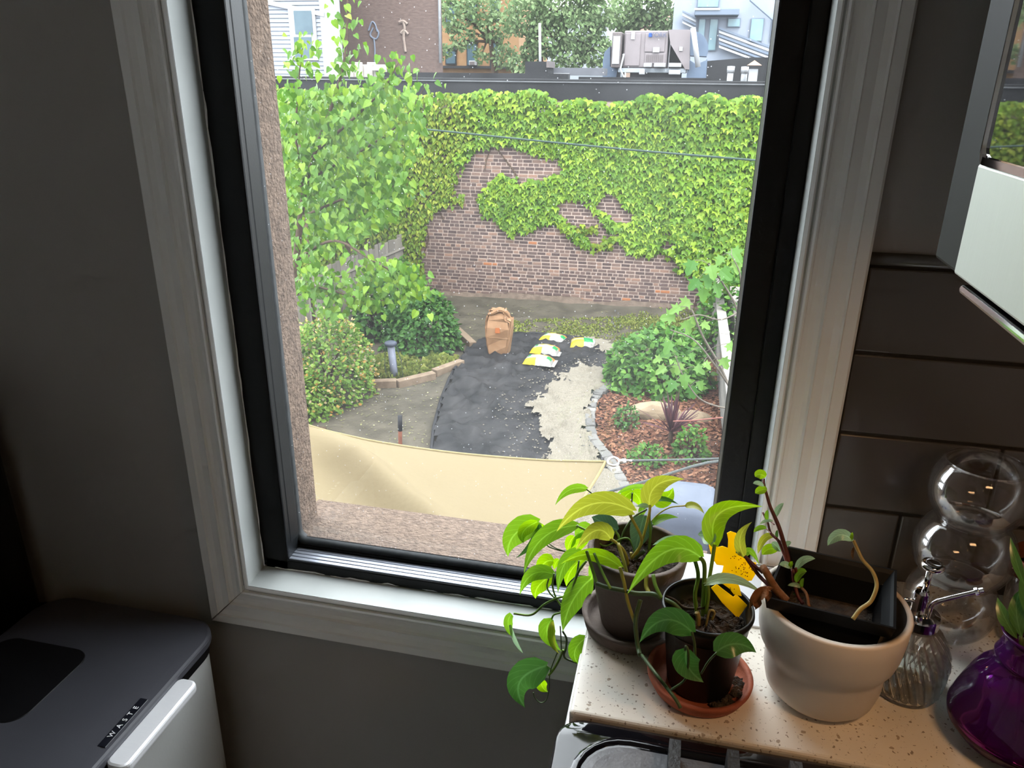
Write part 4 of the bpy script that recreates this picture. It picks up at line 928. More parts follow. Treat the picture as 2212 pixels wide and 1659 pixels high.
canopy = [(605, 230), (640, 190), (720, 190), (790, 175), (850, 165), (905, 205), (925, 260), (905, 330), (870, 380), (855, 440), (820, 480), (750, 505), (690, 560), (640, 640), (615, 500)]
P.append(inside_pixels(canopy, 1500, 8.4, 9.9)); P.append(inside_pixels([(640, 560), (740, 585), (830, 555), (905, 560), (922, 620), (890, 660), (800, 660), (720, 690), (650, 670)], 330, 8.1, 8.7))
P = np.concatenate(P); n = len(P); size = rng.uniform(.055, .115, n)
leaf_parts(mt_, P, unit(n) * .7 + np.array([.1, -.15, -.8]), unit(n) * .7 + np.array([0, -.7, .7]), size, 'heart', MT['mulb'], .2, score=size - .2 * P[:, 1])

# ------------------------------------------------------------------ shrubs
def shrub(name, label, c, rad, n, m, smin, smax, shape='oval', cap=120, flowers=0, cat='shrub', droop=-.2):
    c = np.array(c, float); root = thing(name, label, cat, (c[0], c[1], ground_z(c[0], c[1])))
    u = unit(n); u[:, 2] = np.abs(u[:, 2]) * 1.0 - .12; r = rng.uniform(.62, 1.0, n) ** .6 * (1 + .18 * (vnoise(u[:, 0] * 3 + 7, u[:, 1] * 3 + u[:, 2] * 2, 81) - .5) * 2)
    base = np.array([c[0], c[1], ground_z(c[0], c[1]) + rad[2] * .12]); P = base + u * np.array(rad) * r[:, None]
    T = u * .7 + unit(n) * .6 + np.array([0, 0, droop]); Nn = u + unit(n) * .5 + np.array([0, -.2, .7]); size = rng.uniform(smin, smax, n)
    leaf_parts(root, P, T, Nn, size, shape, m, .18, cap=cap, score=size - .3 * P[:, 1])
    stems = [tube(cr([base + np.array([rng.normal(0, .06), rng.normal(0, .06), -rad[2] * .12]), base + d * np.array(rad) * .4, base + d * np.array(rad) * .85], 4), [.02, .006], 5) for d in (lambda q: q * np.array([1, 1, 0]) + np.abs(q) * np.array([0, 0, 1]))(unit(12))]
    q = obj('stems', join(*stems), MT['bark'], root); q['kind'] = 'stuff'
    if flowers:
        i = rng.integers(0, n, flowers); Pf = P[i] + u[i] * .05; q = obj('flowers', leafcloud(Pf, u[i] + unit(flowers) * .7, unit(flowers) + np.array([0, -.5, .6]), rng.uniform(.03, .06, flowers), 'quad', .1), MT['flower'], root); q['kind'] = 'stuff'
c = G(1402, 862); shrub('hydrangea_bush', 'rounded green hydrangea bush above the mulch bed on the right', (c[0] + .1, c[1] + .55, 0), (.92, .75, .98), 2600, MT['bush'], .07, .12, 'heart')
c = G(905, 772); shrub('evergreen_bush', 'rounded dark green bush behind the timbers', (c[0] - .12, c[1] + .6, 0), (.74, .7, 1.05), 2400, MT['bush_d'], .07, .12)
c = G(795, 745); shrub('leafy_shrub', 'upright leafy shrub between honeysuckle and the rounded bush', (c[0], c[1] + .5, 0), (.42, .5, 1.25), 1000, MT['bush_d'], .07, .13, 'heart')
c = G(860, 700); shrub('tall_shrub', 'tall light green shrub rising behind the rounded bush at the brick corner', (c[0] - .1, c[1] + .6, 0), (.46, .45, 1.15), 1000, MT['bush'], .07, .12, 'heart')
c = G(700, 872); shrub('honeysuckle_bush', 'honeysuckle bush with cream and orange flowers by the left fence', (c[0] - .15, c[1] + .45, 0), (.78, 1.0, 1.28), 3600, MT['honey'], .05, .09, 'oval', flowers=900)
c = G(660, 905); shrub('low_honeysuckle', 'lower spreading honeysuckle clump beside the window reveal', (c[0] - .2, c[1] + .25, 0), (.6, .6, .62), 1500, MT['honey'], .05, .09, 'oval', flowers=320)
c = G(1352, 925); shrub('small_plant', 'small dark green plant in the mulch near the cobblestones', (c[0], c[1], 0), (.20, .24, .36), 260, MT['bush_d'], .04, .07, 'oval', 60)
c = G(1398, 1005); shrub('small_plant', 'small bright green plant in the mulch behind the sail rope', (c[0], c[1], 0), (.28, .24, .30), 280, MT['bush'], .05, .09, 'oval', 60)
c = G(1490, 1000); shrub('small_plant', 'light green plant in the mulch right of the purple cordyline', (c[0], c[1], 0), (.24, .24, .50), 300, MT['bush'], .05, .09, 'oval', 60)
P = D(1560, 560, 15.0); shrub('neighbour_shrub', 'feathery green shrub beyond the right fence in front of ivy', (P[0] + .6, P[1] - .6, 0), (1.1, .8, 1.75), 2200, MT['bush'], .07, .13, 'oval')
# cordyline
c = G(1447, 965); t = thing('cordyline', 'spiky purple cordyline in the mulch bed', 'plant', c); n = 42
an = rng.uniform(0, 2 * math.pi, n); el = rng.uniform(.45, 1.45, n)
for a_, e_ in zip(an, el):
    ln = random.uniform(.42, .68); d0 = np.array([math.cos(a_) * math.cos(e_), math.sin(a_) * math.cos(e_), math.sin(e_)]); s_ = np.cross(d0, [0, 0, 1.0]); s_ /= np.linalg.norm(s_); b0 = c + np.array([0, 0, .22])
    V = []; 
    for tt, wd in ((0, .010), (.35, .020), (.7, .015), (1, .001)):
        p = b0 + d0 * ln * tt - np.array([0, 0, .10 * tt * tt * math.cos(e_)]); V += [p - s_ * wd, p + np.array([0, 0, .004]), p + s_ * wd]
    obj('leaf', (V, [(3 * r + k, 3 * r + k + 1, 3 * r + k + 4, 3 * r + k + 3) for r in range(3) for k in range(2)]), MT['purple_l'], t)
obj('stalk', tube([c, c + np.array([0, 0, .25])], [.035, .028], 8), MT['bark'], t)
# flat boulders
MT['boulder'] = mat('sandstone', srgb(184, 162, 134), .9, c2=srgb(158, 138, 114), ns=5, bump=.6, bs=20)
def boulder(px, py, r, label):
    c = G(px, py); bm = bmesh.new(); bmesh.ops.create_icosphere(bm, subdivisions=3, radius=1); v, f = bmvf(bm); s_ = (1 + .25 * (vnoise(v[:, 0] * 2 + px, v[:, 1] * 2 + v[:, 2], 91) - .5))[:, None]
    tag(obj('boulder', (v * s_ * np.array(r) + np.array([c[0], c[1], ZG + r[2] * .4]), f), MT['boulder']), label, 'stone')
boulder(1415, 905, (.42, .22, .2), 'flat tan boulder under the hydrangea bush'); boulder(1500, 912, (.26, .16, .12), 'smaller tan stone beside the right fence behind the cordyline')
# fig tree leaning in from the right
t = thing('fig_tree', 'young fig tree with large lobed leaves in front of the right fence', 'tree', G(1560, 960))
def figbranch(pts, r0=.02): c = cr([D(*q) for q in pts], 6); obj('branch', tube(c, [r0, r0 * .5], 6), MT['bark_g'], t, smooth=True); return c
c0 = [figbranch([(1640, 1010, 8.6), (1600, 900, 8.6), (1560, 800, 8.6), (1520, 730, 8.45), (1495, 670, 8.4)], .02), figbranch([(1585, 850, 8.6), (1545, 790, 8.4), (1500, 735, 8.35), (1448, 712, 8.35)], .012), figbranch([(1600, 800, 8.6), (1595, 680, 8.5), (1560, 610, 8.4), (1530, 570, 8.35)], .014), figbranch([(1595, 680, 8.5), (1600, 600, 8.4), (1580, 550, 8.35)], .010), figbranch([(1600, 880, 8.6), (1560, 880, 8.4), (1510, 860, 8.35), (1475, 810, 8.35), (1460, 770, 8.35)], .012), figbranch([(1620, 660, 8.8), (1560, 690, 8.5), (1510, 680, 8.4), (1475, 690, 8.3)], .010)]
FL = [(1490, 655, -30), (1470, 670, -60), (1500, 690, 0), (1480, 700, 20), (1515, 705, 40), (1460, 690, -70), (1530, 600, 0), (1545, 620, 30), (1510, 610, -40), (1520, 630, 10), (1555, 590, 60), (1500, 570, -20), (1535, 580, 20), (1580, 545, 20), (1560, 560, -30), (1590, 570, 0),
      (1450, 770, -50), (1470, 790, -20), (1490, 770, 20), (1440, 800, -60), (1480, 815, 0), (1500, 800, 40), (1460, 830, -10), (1510, 830, 30), (1520, 790, 60), (1495, 840, 0), (1570, 750, 40), (1560, 780, 10), (1590, 720, 30), (1585, 800, 20), (1430, 780, -70), (1450, 745, -20)]
P = np.array([D(x, y - 8, 8.36 + rng.uniform(-.08, .1)) for x, y, _ in FL]); n = len(P); ang = np.radians([q[2] for q in FL]); T = np.stack([np.sin(ang), np.full(n, -.35), -np.cos(ang) * .7], -1) + unit(n) * .25; Nn = unit(n) * .4 + np.array([0, -.8, .8])
leaf_parts(t, P, T, Nn, rng.uniform(.11, .19, n), 'fig', MT['fig'], .18)
for p in P:
    cc = np.concatenate(c0); j = np.argmin(np.linalg.norm(cc - p, axis=1)); obj('petiole', tube([cc[j], (cc[j] + p) / 2 + np.array([0, 0, .02]), p], .003, 4), MT['bark_g'], t)

# ------------------------------------------------------------------ shade sail, ropes
ZS = CAM[2] - 2.25
def S_(px, py, dz=0): return Z(px, py, ZS + dz)
far = cr([S_(a, b_, h) for a, b_, h in [(480, 830, .30), (560, 875, .22), (668, 920, .12), (770, 946, .05), (864, 963, .02), (1000, 981, 0), (1160, 994, 0), (1250, 997, .02), (1308, 998, .05)]], 10)
rgt = cr([S_(1308, 998, .05), S_(1290, 1030, .02), S_(1262, 1075, 0), S_(1240, 1120, 0), S_(1215, 1190, .02), S_(1205, 1300, .1)], 5)
nu_ = len(far); nv_ = 70
near_l = np.array([far[0][0] - .2, .5, ZS + .45]); V = []
for j in range(nv_ + 1):
    v = j / nv_; r_ = np.array([np.interp(v, np.linspace(0, 1, len(rgt)), rgt[:, k]) for k in range(3)])
    l_ = far[0] + (near_l - far[0]) * v
    for i in range(nu_):
        s_ = (far[i] - far[0])[0] / (far[-1] - far[0])[0]
        dy = far[i] - (far[0] + (far[-1] - far[0]) * s_)
        p = l_ + (r_ - l_) * s_ + dy * (1 - v) ** 1.5
        RA = S_(690, 940); RB = S_(850, 1085); rn = np.array([-(RB - RA)[1], (RB - RA)[0]]); rn = rn / np.linalg.norm(rn); rn = rn if rn[0] > 0 else -rn; dg = (p[:2] - RA[:2]) @ rn
        p = p + np.array([0, 0, .12 * math.exp(-(dg / .11) ** 2) * min(1, v * 5 + .05) - .07 * math.exp(-((dg + .21) / .13) ** 2) * min(1, v * 5) - .10 * math.sin(math.pi * v) * s_ * (1 - s_) + .02 * math.sin(s_ * 22 + v * 9) * v * (1 - s_)])
        V.append(p)
sf = [(j * nu_ + i, j * nu_ + i + 1, (j + 1) * nu_ + i + 1, (j + 1) * nu_ + i) for j in range(nv_) for i in range(nu_ - 1)]
MT['sail'] = rampmat('cream_sail', [(0, srgb(196, 176, 138)), (1, srgb(196, 176, 138))], .85, bump=.25, bs=30, transl=.35)
sl = thing('shade_sail', 'cream fabric shade sail stretched below the window', 'shade sail', S_(1000, 1000))
obj('cloth', (np.array(V), sf), MT['sail'], sl, smooth=True)
MT['hem'] = mat('sail_hem', srgb(186, 168, 122), .85, c2=srgb(178, 160, 114), ns=20)
obj('hem', join(tube(far, .010, 6), tube(rgt, .010, 6)), MT['hem'], sl, smooth=True)
tip = far[-1]; e1 = S_(1325, 997, .06); obj('ring', tube([e1 + .035 * np.array([math.cos(a), math.sin(a), .3 * math.sin(a)]) for a in np.linspace(0, 2 * math.pi, 17)], .008, 6), MT['chrome'], sl, smooth=True)
obj('turnbuckle', join(tube([e1 + np.array([.03, 0, 0]), S_(1352, 995, .07)], .016, 8), tube([S_(1352, 995, .07), S_(1365, 995, .07)], .008, 6)), MT['steel'], sl, smooth=True)
MT['rope'] = mat('grey_rope', srgb(120, 126, 124), .8, c2=srgb(100, 106, 104), ns=90)
post = np.array([1.00, 3.72, 0]); e2 = S_(1362, 995, .07); e3 = D(1700, 982, 4.7)
spo = thing('sail_post', 'steel post holding the sail rope just outside the right edge of the window', 'post', (e3[0] + .04, e3[1], ZG))
obj('pole', tube([(e3[0] + .04, e3[1], ZG), (e3[0] + .04, e3[1], e3[2] + .2)], .038, 14), MT['steel'], spo, smooth=True); obj('cap', lathe([(.042, e3[2] + .2), (.042, e3[2] + .215), (.0005, e3[2] + .22)], (e3[0] + .04, e3[1], 0), 14), MT['post_c'], spo)
tag(obj('sail_rope', tube(cr([e2, (e2 + e3) / 2 - np.array([0, 0, .01]), e3], 5), .007, 6), MT['rope']), 'pale rope from the sail corner ring towards the right', 'rope')
tag(obj('sail_cable', tube(cr([S_(1258, 1078, 0), S_(1330, 1058, .05), S_(1400, 1038, .1), D(1560, 995, 4.3), e3 - np.array([0, 0, .12])], 5), .008, 6), MT['rope']), 'dark cable rising from the sail edge across the grey cover', 'cable')
tag(obj('red_line', tube(cr([D(1455, 910, 8.6), D(1500, 908, 8.0), D(1560, 902, 7.4)], 4), .008, 5), mat('pink_cord', srgb(196, 130, 118), .8, c2=srgb(186, 120, 108), ns=30)), 'thin pink cord tied to the cordyline from the right', 'cord')
MT['cable'] = mat('dark_cable', srgb(70, 96, 84), .6, c2=srgb(60, 84, 74), ns=20)
oc_p = cr([D(640, 255, 12.5), D(875, 275, 12.2), D(1150, 303, 11.8), D(1400, 327, 11.4), D(1640, 347, 11), D(1800, 362, 10.8)], 6)
ov = thing('overhead_cable', 'dark green cable strung across in front of the ivy', 'cable', (oc_p[0][0], oc_p[0][1], ZG))
obj('cable', tube(oc_p, .015, 6), MT['cable'], ov, smooth=True)
for q in (oc_p[0], oc_p[-1]): obj('pole', tube([(q[0], q[1], ZG), (q[0], q[1], q[2] + .15)], .035, 8), MT['bark'], ov, smooth=True)
# grey furniture cover
MT['cover'] = mat('grey_cover', srgb(114, 122, 140), .6, c2=srgb(104, 112, 130), ns=4, bump=.4, bs=12)
c = G(1490, 1230); hgt = 1.12
cv = thing('grill_cover', 'grey fitted cover over a grill beside the right fence', 'cover', c)
tp_ = Z(1478, 1040, ZG + hgt); cx_, cy_ = tp_[0], tp_[1] - .28
rings = []
for h, sx_, sy_ in ((0, .40, .40), (.1, .39, .39), (.6, .36, .35), (.95, .34, .33), (1.06, .32, .31), (1.11, .27, .26), (1.125, .15, .15)):
    rings.append([(cx_ + x + rng.normal(0, .004), cy_ + y + rng.normal(0, .004), ZG + .02 + h) for x, y in rrect(-sx_, sx_, -sy_, sy_, min(.10, sx_ * .5), 6)])
obj('shell', loft(rings), MT['cover'], cv, smooth=True)
obj('strap', loft([[(cx_ + x, cy_ + y, ZG + h) for x, y in rrect(-.372, .372, -.362, .362, .10, 6)] for h in (.60, .63)], (False, False)), MT['post_c'], cv)

# ================================================================== ROOFTOPS AND HOUSES BEHIND
struct('ground_far', box(-70, 45, WY + .4, 120, ZG - .3, ZG), MT['dirt'])
def pbz(x0, y0, x1, Y, dep):
    a = D(x0, y0, Y); b_ = D(x1, y0, Y); return box(a[0], b_[0], a[1], a[1] + dep, ZG, a[2])
def pb(x0, y0, x1, y1, Y, dep, r=.0):
    a = D(x0, y1, Y); b_ = D(x1, y0, Y)
    return rbox(a[0], b_[0], a[1], a[1] + dep, a[2], b_[2], r, 2) if r else box(a[0], b_[0], a[1], a[1] + dep, a[2], b_[2])
MT['hv'] = mat('beige_metal', srgb(164, 154, 157), .6, 0, c2=srgb(158, 148, 151), ns=6)
MT['hv_d'] = mat('beige_metal_dull', srgb(130, 120, 120), .6, 0, c2=srgb(122, 112, 112), ns=6)
MT['coil'] = mat('coil_panel', srgb(214, 222, 230), .5, c2=srgb(190, 200, 210), ns=40)
MT['tarp'] = mat('blue_duct_wrap', srgb(122, 140, 164), .6, c2=srgb(108, 126, 152), ns=3, bump=.4, bs=4)
MT['white'] = mat('white_metal', srgb(206, 208, 212), .5, c2=srgb(198, 200, 204), ns=6)
MT['dark'] = mat('dark_void', (.008, .008, .009), .8, c2=(.012, .012, .013), ns=6)
MT['ink_b'] = mat('blue_logo', srgb(40, 96, 200), .5, c2=srgb(46, 104, 206), ns=9)
MT['ink_g'] = mat('grey_logo', srgb(86, 96, 130), .5, c2=srgb(92, 102, 136), ns=9)
HY = 24.0; h0 = D(1400, 150, HY)
hv = thing('rooftop_unit', 'large beige rooftop air handling unit with duct hoods', 'air conditioner', (h0[0], h0[1], zp - .22))
obj('cabinet', pb(1345, 66, 1445, 146, HY, 2.2, .03), MT['hv'], hv)
obj('coil_section', pb(1319, 69, 1344, 146, HY - .15, 2.3, .03), MT['hv_d'], hv); obj('coil_face', pb(1322, 78, 1340, 138, HY - .2, .06), MT['coil'], hv)
obj('access_panel', pb(1348, 72, 1385, 142, HY - .04, .05, .01), MT['hv'], hv); obj('access_panel', pb(1392, 72, 1438, 112, HY - .04, .05, .01), MT['hv'], hv); obj('access_panel', pb(1392, 115, 1438, 137, HY - .04, .05, .01), MT['hv'], hv)
for k in range(9): obj('louvre_slat', pb(1396 + k * 4.3, 118, 1398 + k * 4.3, 134, HY - .07, .03), MT['hv_d'], hv)
obj('label_plate', pb(1363, 68, 1372, 85, HY - .07, .03), MT['white'], hv); obj('label_plate', pb(1410, 102, 1425, 113, HY - .09, .03), MT['white'], hv)
ho_ = [D(a, b_, HY - .05) for a, b_ in ((1444, 64), (1491, 64), (1489, 150), (1480, 150), (1448, 95))]
obj('hood_gap_backing', pb(1444, 80, 1484, 150, HY + .6, .5), MT['dark'], hv); obj('intake_hood', loft([[tuple(p) for p in ho_], [(p[0], p[1] + 1.6, p[2]) for p in ho_]]), MT['hv'], hv); obj('hood_badge', pb(1467, 101, 1475, 110, HY - .09, .03), MT['white'], hv)  # dark box added behind the hood so the open gap reads dark
obj('base_rail', pb(1335, 148, 1482, 156, HY, 2.0), MT['coil'], hv); obj('curb', pb(1360, 154, 1470, 176, HY + .1, 1.8), MT['dark'], hv)
for a_, b_ in ((1390, 1408), (1412, 1438), (1444, 1472)): obj('cover_box', pb(a_, 136, b_, 145, HY - .3, .25, .02), MT['white'], hv)
obj('cover_box', pb(1380, 149, 1393, 161, HY - .3, .25, .02), MT['white'], hv); obj('cover_box', pb(1444, 151, 1470, 161, HY - .3, .25, .02), MT['white'], hv)
obj('conduit', tube([D(1348, 116, HY - .15), D(1340, 150, HY - .15), D(1350, 172, HY - .15)], .03, 6), MT['white'], hv)
obj('logo_mark', pb(1401, 71, 1409, 80, HY - .10, .03, .01), MT['ink_b'], hv)
lp = D(1423, 76, HY - .12); text('logo_lettering', 'YORK', .17, Matrix.Translation(Vector(lp)) @ Matrix.Rotation(math.pi / 2, 4, 'X'), MT['ink_g'], hv, .01)
def duct(pts, label, Y, dep):
    A = [D(a, b_, Y) for a, b_ in pts]; t = thing('roof_duct', label, 'duct', A[0]); return t, A
t, A = duct([(1302, 176), (1330, 176), (1334, 148), (1318, 144), (1318, 100), (1306, 112), (1302, 132)], 'blue-grey wrapped duct elbow left of the rooftop unit', 24.4, 1)
obj('wrap', loft([[tuple(p) for p in A], [(p[0], p[1] + 1.2, p[2]) for p in A]]), MT['tarp'], t)
t, A = duct([(1482, 176), (1525, 176), (1528, 128), (1505, 140), (1487, 128)], 'blue-grey wrapped duct at the right of the rooftop unit', 24.1, 1)
obj('wrap', loft([[tuple(p) for p in A], [(p[0], p[1] + 1.2, p[2]) for p in A]]), MT['tarp'], t)
cc = D(1492, 108, 24.3); rr = np.linalg.norm(D(1530, 108, 24.3) - cc); arc = [(cc[0] + rr * math.cos(a), cc[2] + rr * math.sin(a)) for a in np.linspace(-.35, 1.75, 14)] + [(cc[0], cc[2] - rr * .3)]
obj('elbow', prism(arc, cc[1], cc[1] + 1.0, 'y'), MT['tarp'], t)
tag(obj('vent_pipe', tube([D(1497, 60, 23.7), D(1508, 145, 23.7)], .07, 8), MT['white'], smooth=True), 'slanted white pipe leaning at the right end of the rooftop unit', 'pipe')
for i, (a_, y0, y1) in enumerate(((1577, 143, 166), (1607, 144, 167))):
    t = thing('roof_vent', ('left' if i == 0 else 'right') + ' white capped pipe of the pair on the roof at far right', 'vent', D(a_, 170, 20), 'white roof vents'); c = D(a_, y1, 20.0); r_ = .085; hh = D(a_, y0, 20)[2]
    obj('pipe', lathe([(r_ * .8, zp - .25), (r_ * .8, hh - .06)], (c[0], c[1], 0), 14), MT['white'], t, smooth=True); obj('cap', lathe([(r_, hh - .14), (r_, hh), (.0005, hh + .005)], (c[0], c[1], 0), 14), MT['white'], t, smooth=True)
t = thing('roof_chimney', 'white roof chimney with a small terracotta pyramid cap', 'chimney', D(1627, 172, 19.5)); obj('shaft', pb(1616, 149, 1638, 180, 19.5, .3), MT['white'], t)
ca = D(1615, 141, 19.4); cb_ = D(1646, 141, 19.4); ap = D(1630, 130, 19.6); obj('cap', (np.array([(ca[0], ca[1], ca[2]), (cb_[0], ca[1], ca[2]), (cb_[0], ca[1] + .4, ca[2]), (ca[0], ca[1] + .4, ca[2]), (ap[0], ca[1] + .2, ap[2])]), [(0, 1, 4), (1, 2, 4), (2, 3, 4), (3, 0, 4), (3, 2, 1, 0)]), mat('clay_cap', srgb(214, 170, 140), .8, c2=srgb(204, 158, 128), ns=9), t)
tag(obj('roof_pole', tube([D(1166, 50, 22), D(1167, 165, 22)], .035, 8), MT['white'], smooth=True), 'thin white pole standing on the dark roof', 'pole')
t = thing('roof_hatch', 'dark roof hatch box beside the thin white pole', 'hatch', D(1160, 160, 21)); obj('box', pb(1134, 133, 1183, 165, 21, .9), MT['membrane'], t); obj('lid_edge', pb(1180, 132, 1186, 146, 20.95, .9), MT['hv_d'], t)
t = thing('roof_skylight', 'long low grey skylight between the hatch and the rooftop unit', 'skylight', D(1240, 160, 22)); obj('curb', pb(1185, 147, 1300, 162, 22, 1.4), mat('roof_grey', srgb(128, 130, 138), .7, c2=srgb(116, 118, 126), ns=4), t); obj('strip', pb(1192, 158, 1230, 161, 21.95, .1), MT['white'], t)
struct('roof_slope', loft([[tuple(D(a, b_, Y)) for a, b_ in ((1525, 178), (1665, 178), (1665, 124), (1620, 124), (1525, 132))] for Y in (27, 30)]), MT['membrane'])
# white clapboard house
MT['siding'] = mat('white_siding', srgb(176, 182, 194), .7, c2=srgb(170, 176, 188), ns=3)
WHY = 30.0
ws = thing('clapboard_house', 'white clapboard house behind the roof at upper left', 'house', D(640, 170, WHY))
_a = D(380, -260, WHY + .05); _b = D(712, -260, WHY + .05); obj('wall', loft([[(_a[0], _a[1], z_), (_b[0], _a[1], z_), (_b[0] - 2.5, _a[1] + 2.8, z_), (_a[0] - 2.5, _a[1] + 2.8, z_)] for z_ in (ZG, _a[2])]), MT['siding'], ws)
v_, f_ = None, None
yy = 168.0
while yy > -40:
    a = D(560, yy, WHY); b_ = D(703, yy - 9.2, WHY)
    obj('siding_board', (np.array([(a[0] - 3, a[1] - .035, a[2]), (b_[0], a[1] - .035, a[2]), (b_[0], a[1] + .02, a[2]), (a[0] - 3, a[1] + .02, a[2]), (a[0] - 3, a[1] + .005, b_[2]), (b_[0], a[1] + .005, b_[2])]), [(0, 1, 5, 4), (3, 2, 1, 0)]), MT['siding'], ws); yy -= 9.2
obj('corner_trim', pb(702, -260, 713, 180, WHY - .06, .12), MT['white'], ws)
ta = [D(a, b_, WHY - .1) for a, b_ in ((560, -4), (700, 27), (700, 36), (560, 6))]; obj('rake_trim', loft([[tuple(p) for p in ta], [(p[0], p[1] + .12, p[2]) for p in ta]]), MT['white'], ws)
MT['pane'] = mat('window_pane', srgb(98, 122, 134), .08, c2=srgb(80, 104, 118), ns=4, spec=.8)
MT['pane_l'] = mat('pale_pane', srgb(150, 186, 196), .08, c2=srgb(134, 172, 186), ns=4, spec=.8)
wi = obj('window', pb(631, 18, 679, 130, WHY - .09, .08, .01), MT['white'], ws); obj('pane', pb(638, 23, 672, 74, WHY - .11, .04), MT['pane'], wi); obj('pane', pb(638, 80, 672, 125, WHY - .11, .04), MT['pane'], wi)
# brown block
MT['brown'] = mat('brown_brick_far', srgb(138, 118, 110), .9, c2=srgb(112, 94, 88), ns=6, bump=.4, bs=9, stretch=(1, 1, 3), detail=10)
br = thing('brown_building', 'windowless brown brick building wall with faded graffiti', 'building', D(830, 170, 33))
_a = D(713, 190, 33); _b = D(948, -260, 33); obj('wall', loft([[(_a[0], _a[1], z_), (_b[0], _a[1], z_), (_b[0] - 4.5, _a[1] + 8, z_), (_a[0] - 4.5, _a[1] + 8, z_)] for z_ in (ZG, _b[2])]), MT['brown'], br); obj('downpipe', tube([D(946, -260, 32.8), D(951, 136, 32.8)], .06, 8), MT['white'], br, smooth=True)
MT['graf'] = mat('faded_paint', srgb(150, 160, 178), .9, c2=srgb(140, 150, 170), ns=6); MT['graf2'] = mat('pale_paint', srgb(186, 168, 156), .9, c2=srgb(170, 150, 140), ns=6)
obj('graffiti', join(*[tube(cr([D(a, b_, 32.97) for a, b_ in q], 5), .035, 5) for q in ([(796, 66), (803, 48), (810, 52), (815, 68)], [(806, 60), (800, 76), (812, 84), (818, 72), (812, 60)], [(808, 84), (810, 110), (809, 134)])]), MT['graf'], br)
obj('graffiti', join(*[tube(cr([D(a, b_, 32.97) for a, b_ in q], 5), .06, 5) for q in ([(870, 44), (874, 60), (872, 80), (876, 112)], [(862, 48), (872, 46), (880, 52)], [(866, 72), (873, 66), (882, 74)])]), MT['graf2'], br)
obj('pipe', tube([D(727, 24, 32.9), D(725, 85, 32.9)], .04, 6), MT['graf'], br)
t = thing('stone_parapet', 'pale broken stone parapet at the foot of the brown building', 'parapet', D(780, 165, 24))
for k in range(9): obj('block', pb(732 + k * 10.5, 134 + 6 * abs(math.sin(k * 2.1)), 741 + k * 10.5, 190, 24 + .05 * (k % 2), .4, .02), MT['conc'], t)
obj('chimney_cap', pb(803, 144, 822, 153, 23.8, .4, .02), MT['conc'], t)
# tan block
MT['tan'] = mat('tan_brick_far', srgb(190, 150, 108), .9, c2=srgb(172, 132, 94), ns=3, bump=.3, bs=6)
tn = thing('tan_building', 'tan brick apartment building behind the trees', 'building', D(1020, 170, 52)); obj('wall', pbz(930, -260, 1125, 52, 10), MT['tan'], tn)
for r_ in ((962, 108, 985, 140), (1008, 93, 1030, 143), (1058, 88, 1078, 145), (1008, 5, 1030, 50), (1058, 0, 1078, 45), (962, 10, 985, 55)):
    f = obj('window', pb(*r_, 51.85, .12), MT['hose'], tn); obj('pane', pb(r_[0] + 2, r_[1] + 3, r_[2] - 2, r_[3] - 3, 51.8, .04), MT['pane'], f); obj('lintel', pb(r_[0] - 2, r_[1] - 6, r_[2] + 2, r_[1], 51.75, .2), MT['dark'], f)
obj('cornice', pb(930, 143, 1125, 147, 51.7, .3), MT['dark'], tn)
t = thing('window_air_conditioner', 'white air conditioner in a tan building window', 'air conditioner', D(1019, 140, 51.5)); obj('case', pb(1013, 131, 1026, 141, 51.3, .5, .02), MT['white'], t); obj('grille', pb(1014, 133, 1025, 140, 51.28, .03), MT['hv_d'], t)
# pale block far behind
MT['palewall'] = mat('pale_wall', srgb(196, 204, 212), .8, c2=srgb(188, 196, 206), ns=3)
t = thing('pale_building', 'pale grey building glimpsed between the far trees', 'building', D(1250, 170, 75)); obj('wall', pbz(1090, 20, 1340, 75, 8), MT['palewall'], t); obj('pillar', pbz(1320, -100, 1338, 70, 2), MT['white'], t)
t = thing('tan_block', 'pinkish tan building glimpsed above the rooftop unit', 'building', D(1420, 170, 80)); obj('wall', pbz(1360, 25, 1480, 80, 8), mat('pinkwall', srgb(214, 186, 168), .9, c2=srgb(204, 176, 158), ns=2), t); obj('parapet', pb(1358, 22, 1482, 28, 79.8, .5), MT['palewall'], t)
# modern building at right
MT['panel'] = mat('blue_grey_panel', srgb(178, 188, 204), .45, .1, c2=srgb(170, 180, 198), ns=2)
MT['panel_d'] = mat('slate_panel', srgb(140, 154, 174), .5, .1, c2=srgb(130, 144, 164), ns=2)
mdn = thing('modern_building', 'modern pale blue-grey building with large windows and sloping screens at upper right', 'building', D(1570, 170, 40)); MY = 40.0
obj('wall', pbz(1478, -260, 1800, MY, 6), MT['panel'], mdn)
def mwin(r_, pane='pane_l'):
    f = obj('window', pb(*r_, MY - .12, .1), MT['panel_d'], mdn); obj('pane', pb(r_[0] + 2, r_[1] + 2, r_[2] - 2, r_[3] - 2, MY - .16, .05), MT[pane], f)
mwin((1505, -40, 1558, 17)); mwin((1503, 40, 1526, 110)); mwin((1527, 40, 1553, 110)); mwin((1570, 39, 1601, 59)); mwin((1617, 39, 1652, 90)); mwin((1662, 39, 1700, 90))
obj('balcony', pb(1500, 18, 1598, 33, MY - 1.2, 1.2, .03), MT['panel_d'], mdn); obj('balcony_rail', pb(1500, 17, 1556, 22, MY - 1.25, .06), MT['white'], mdn)
for k in range(6):
    q = [D(a, b_, MY - .6) for a, b_ in ((1553, 58 + k * 8), (1800, 150 + k * 8), (1800, 155 + k * 8), (1553, 63 + k * 8))]; obj('slat', loft([[tuple(p) for p in q], [(p[0], p[1] + .25, p[2]) for p in q]]), MT['white'] if k % 2 else MT['panel_d'], mdn)
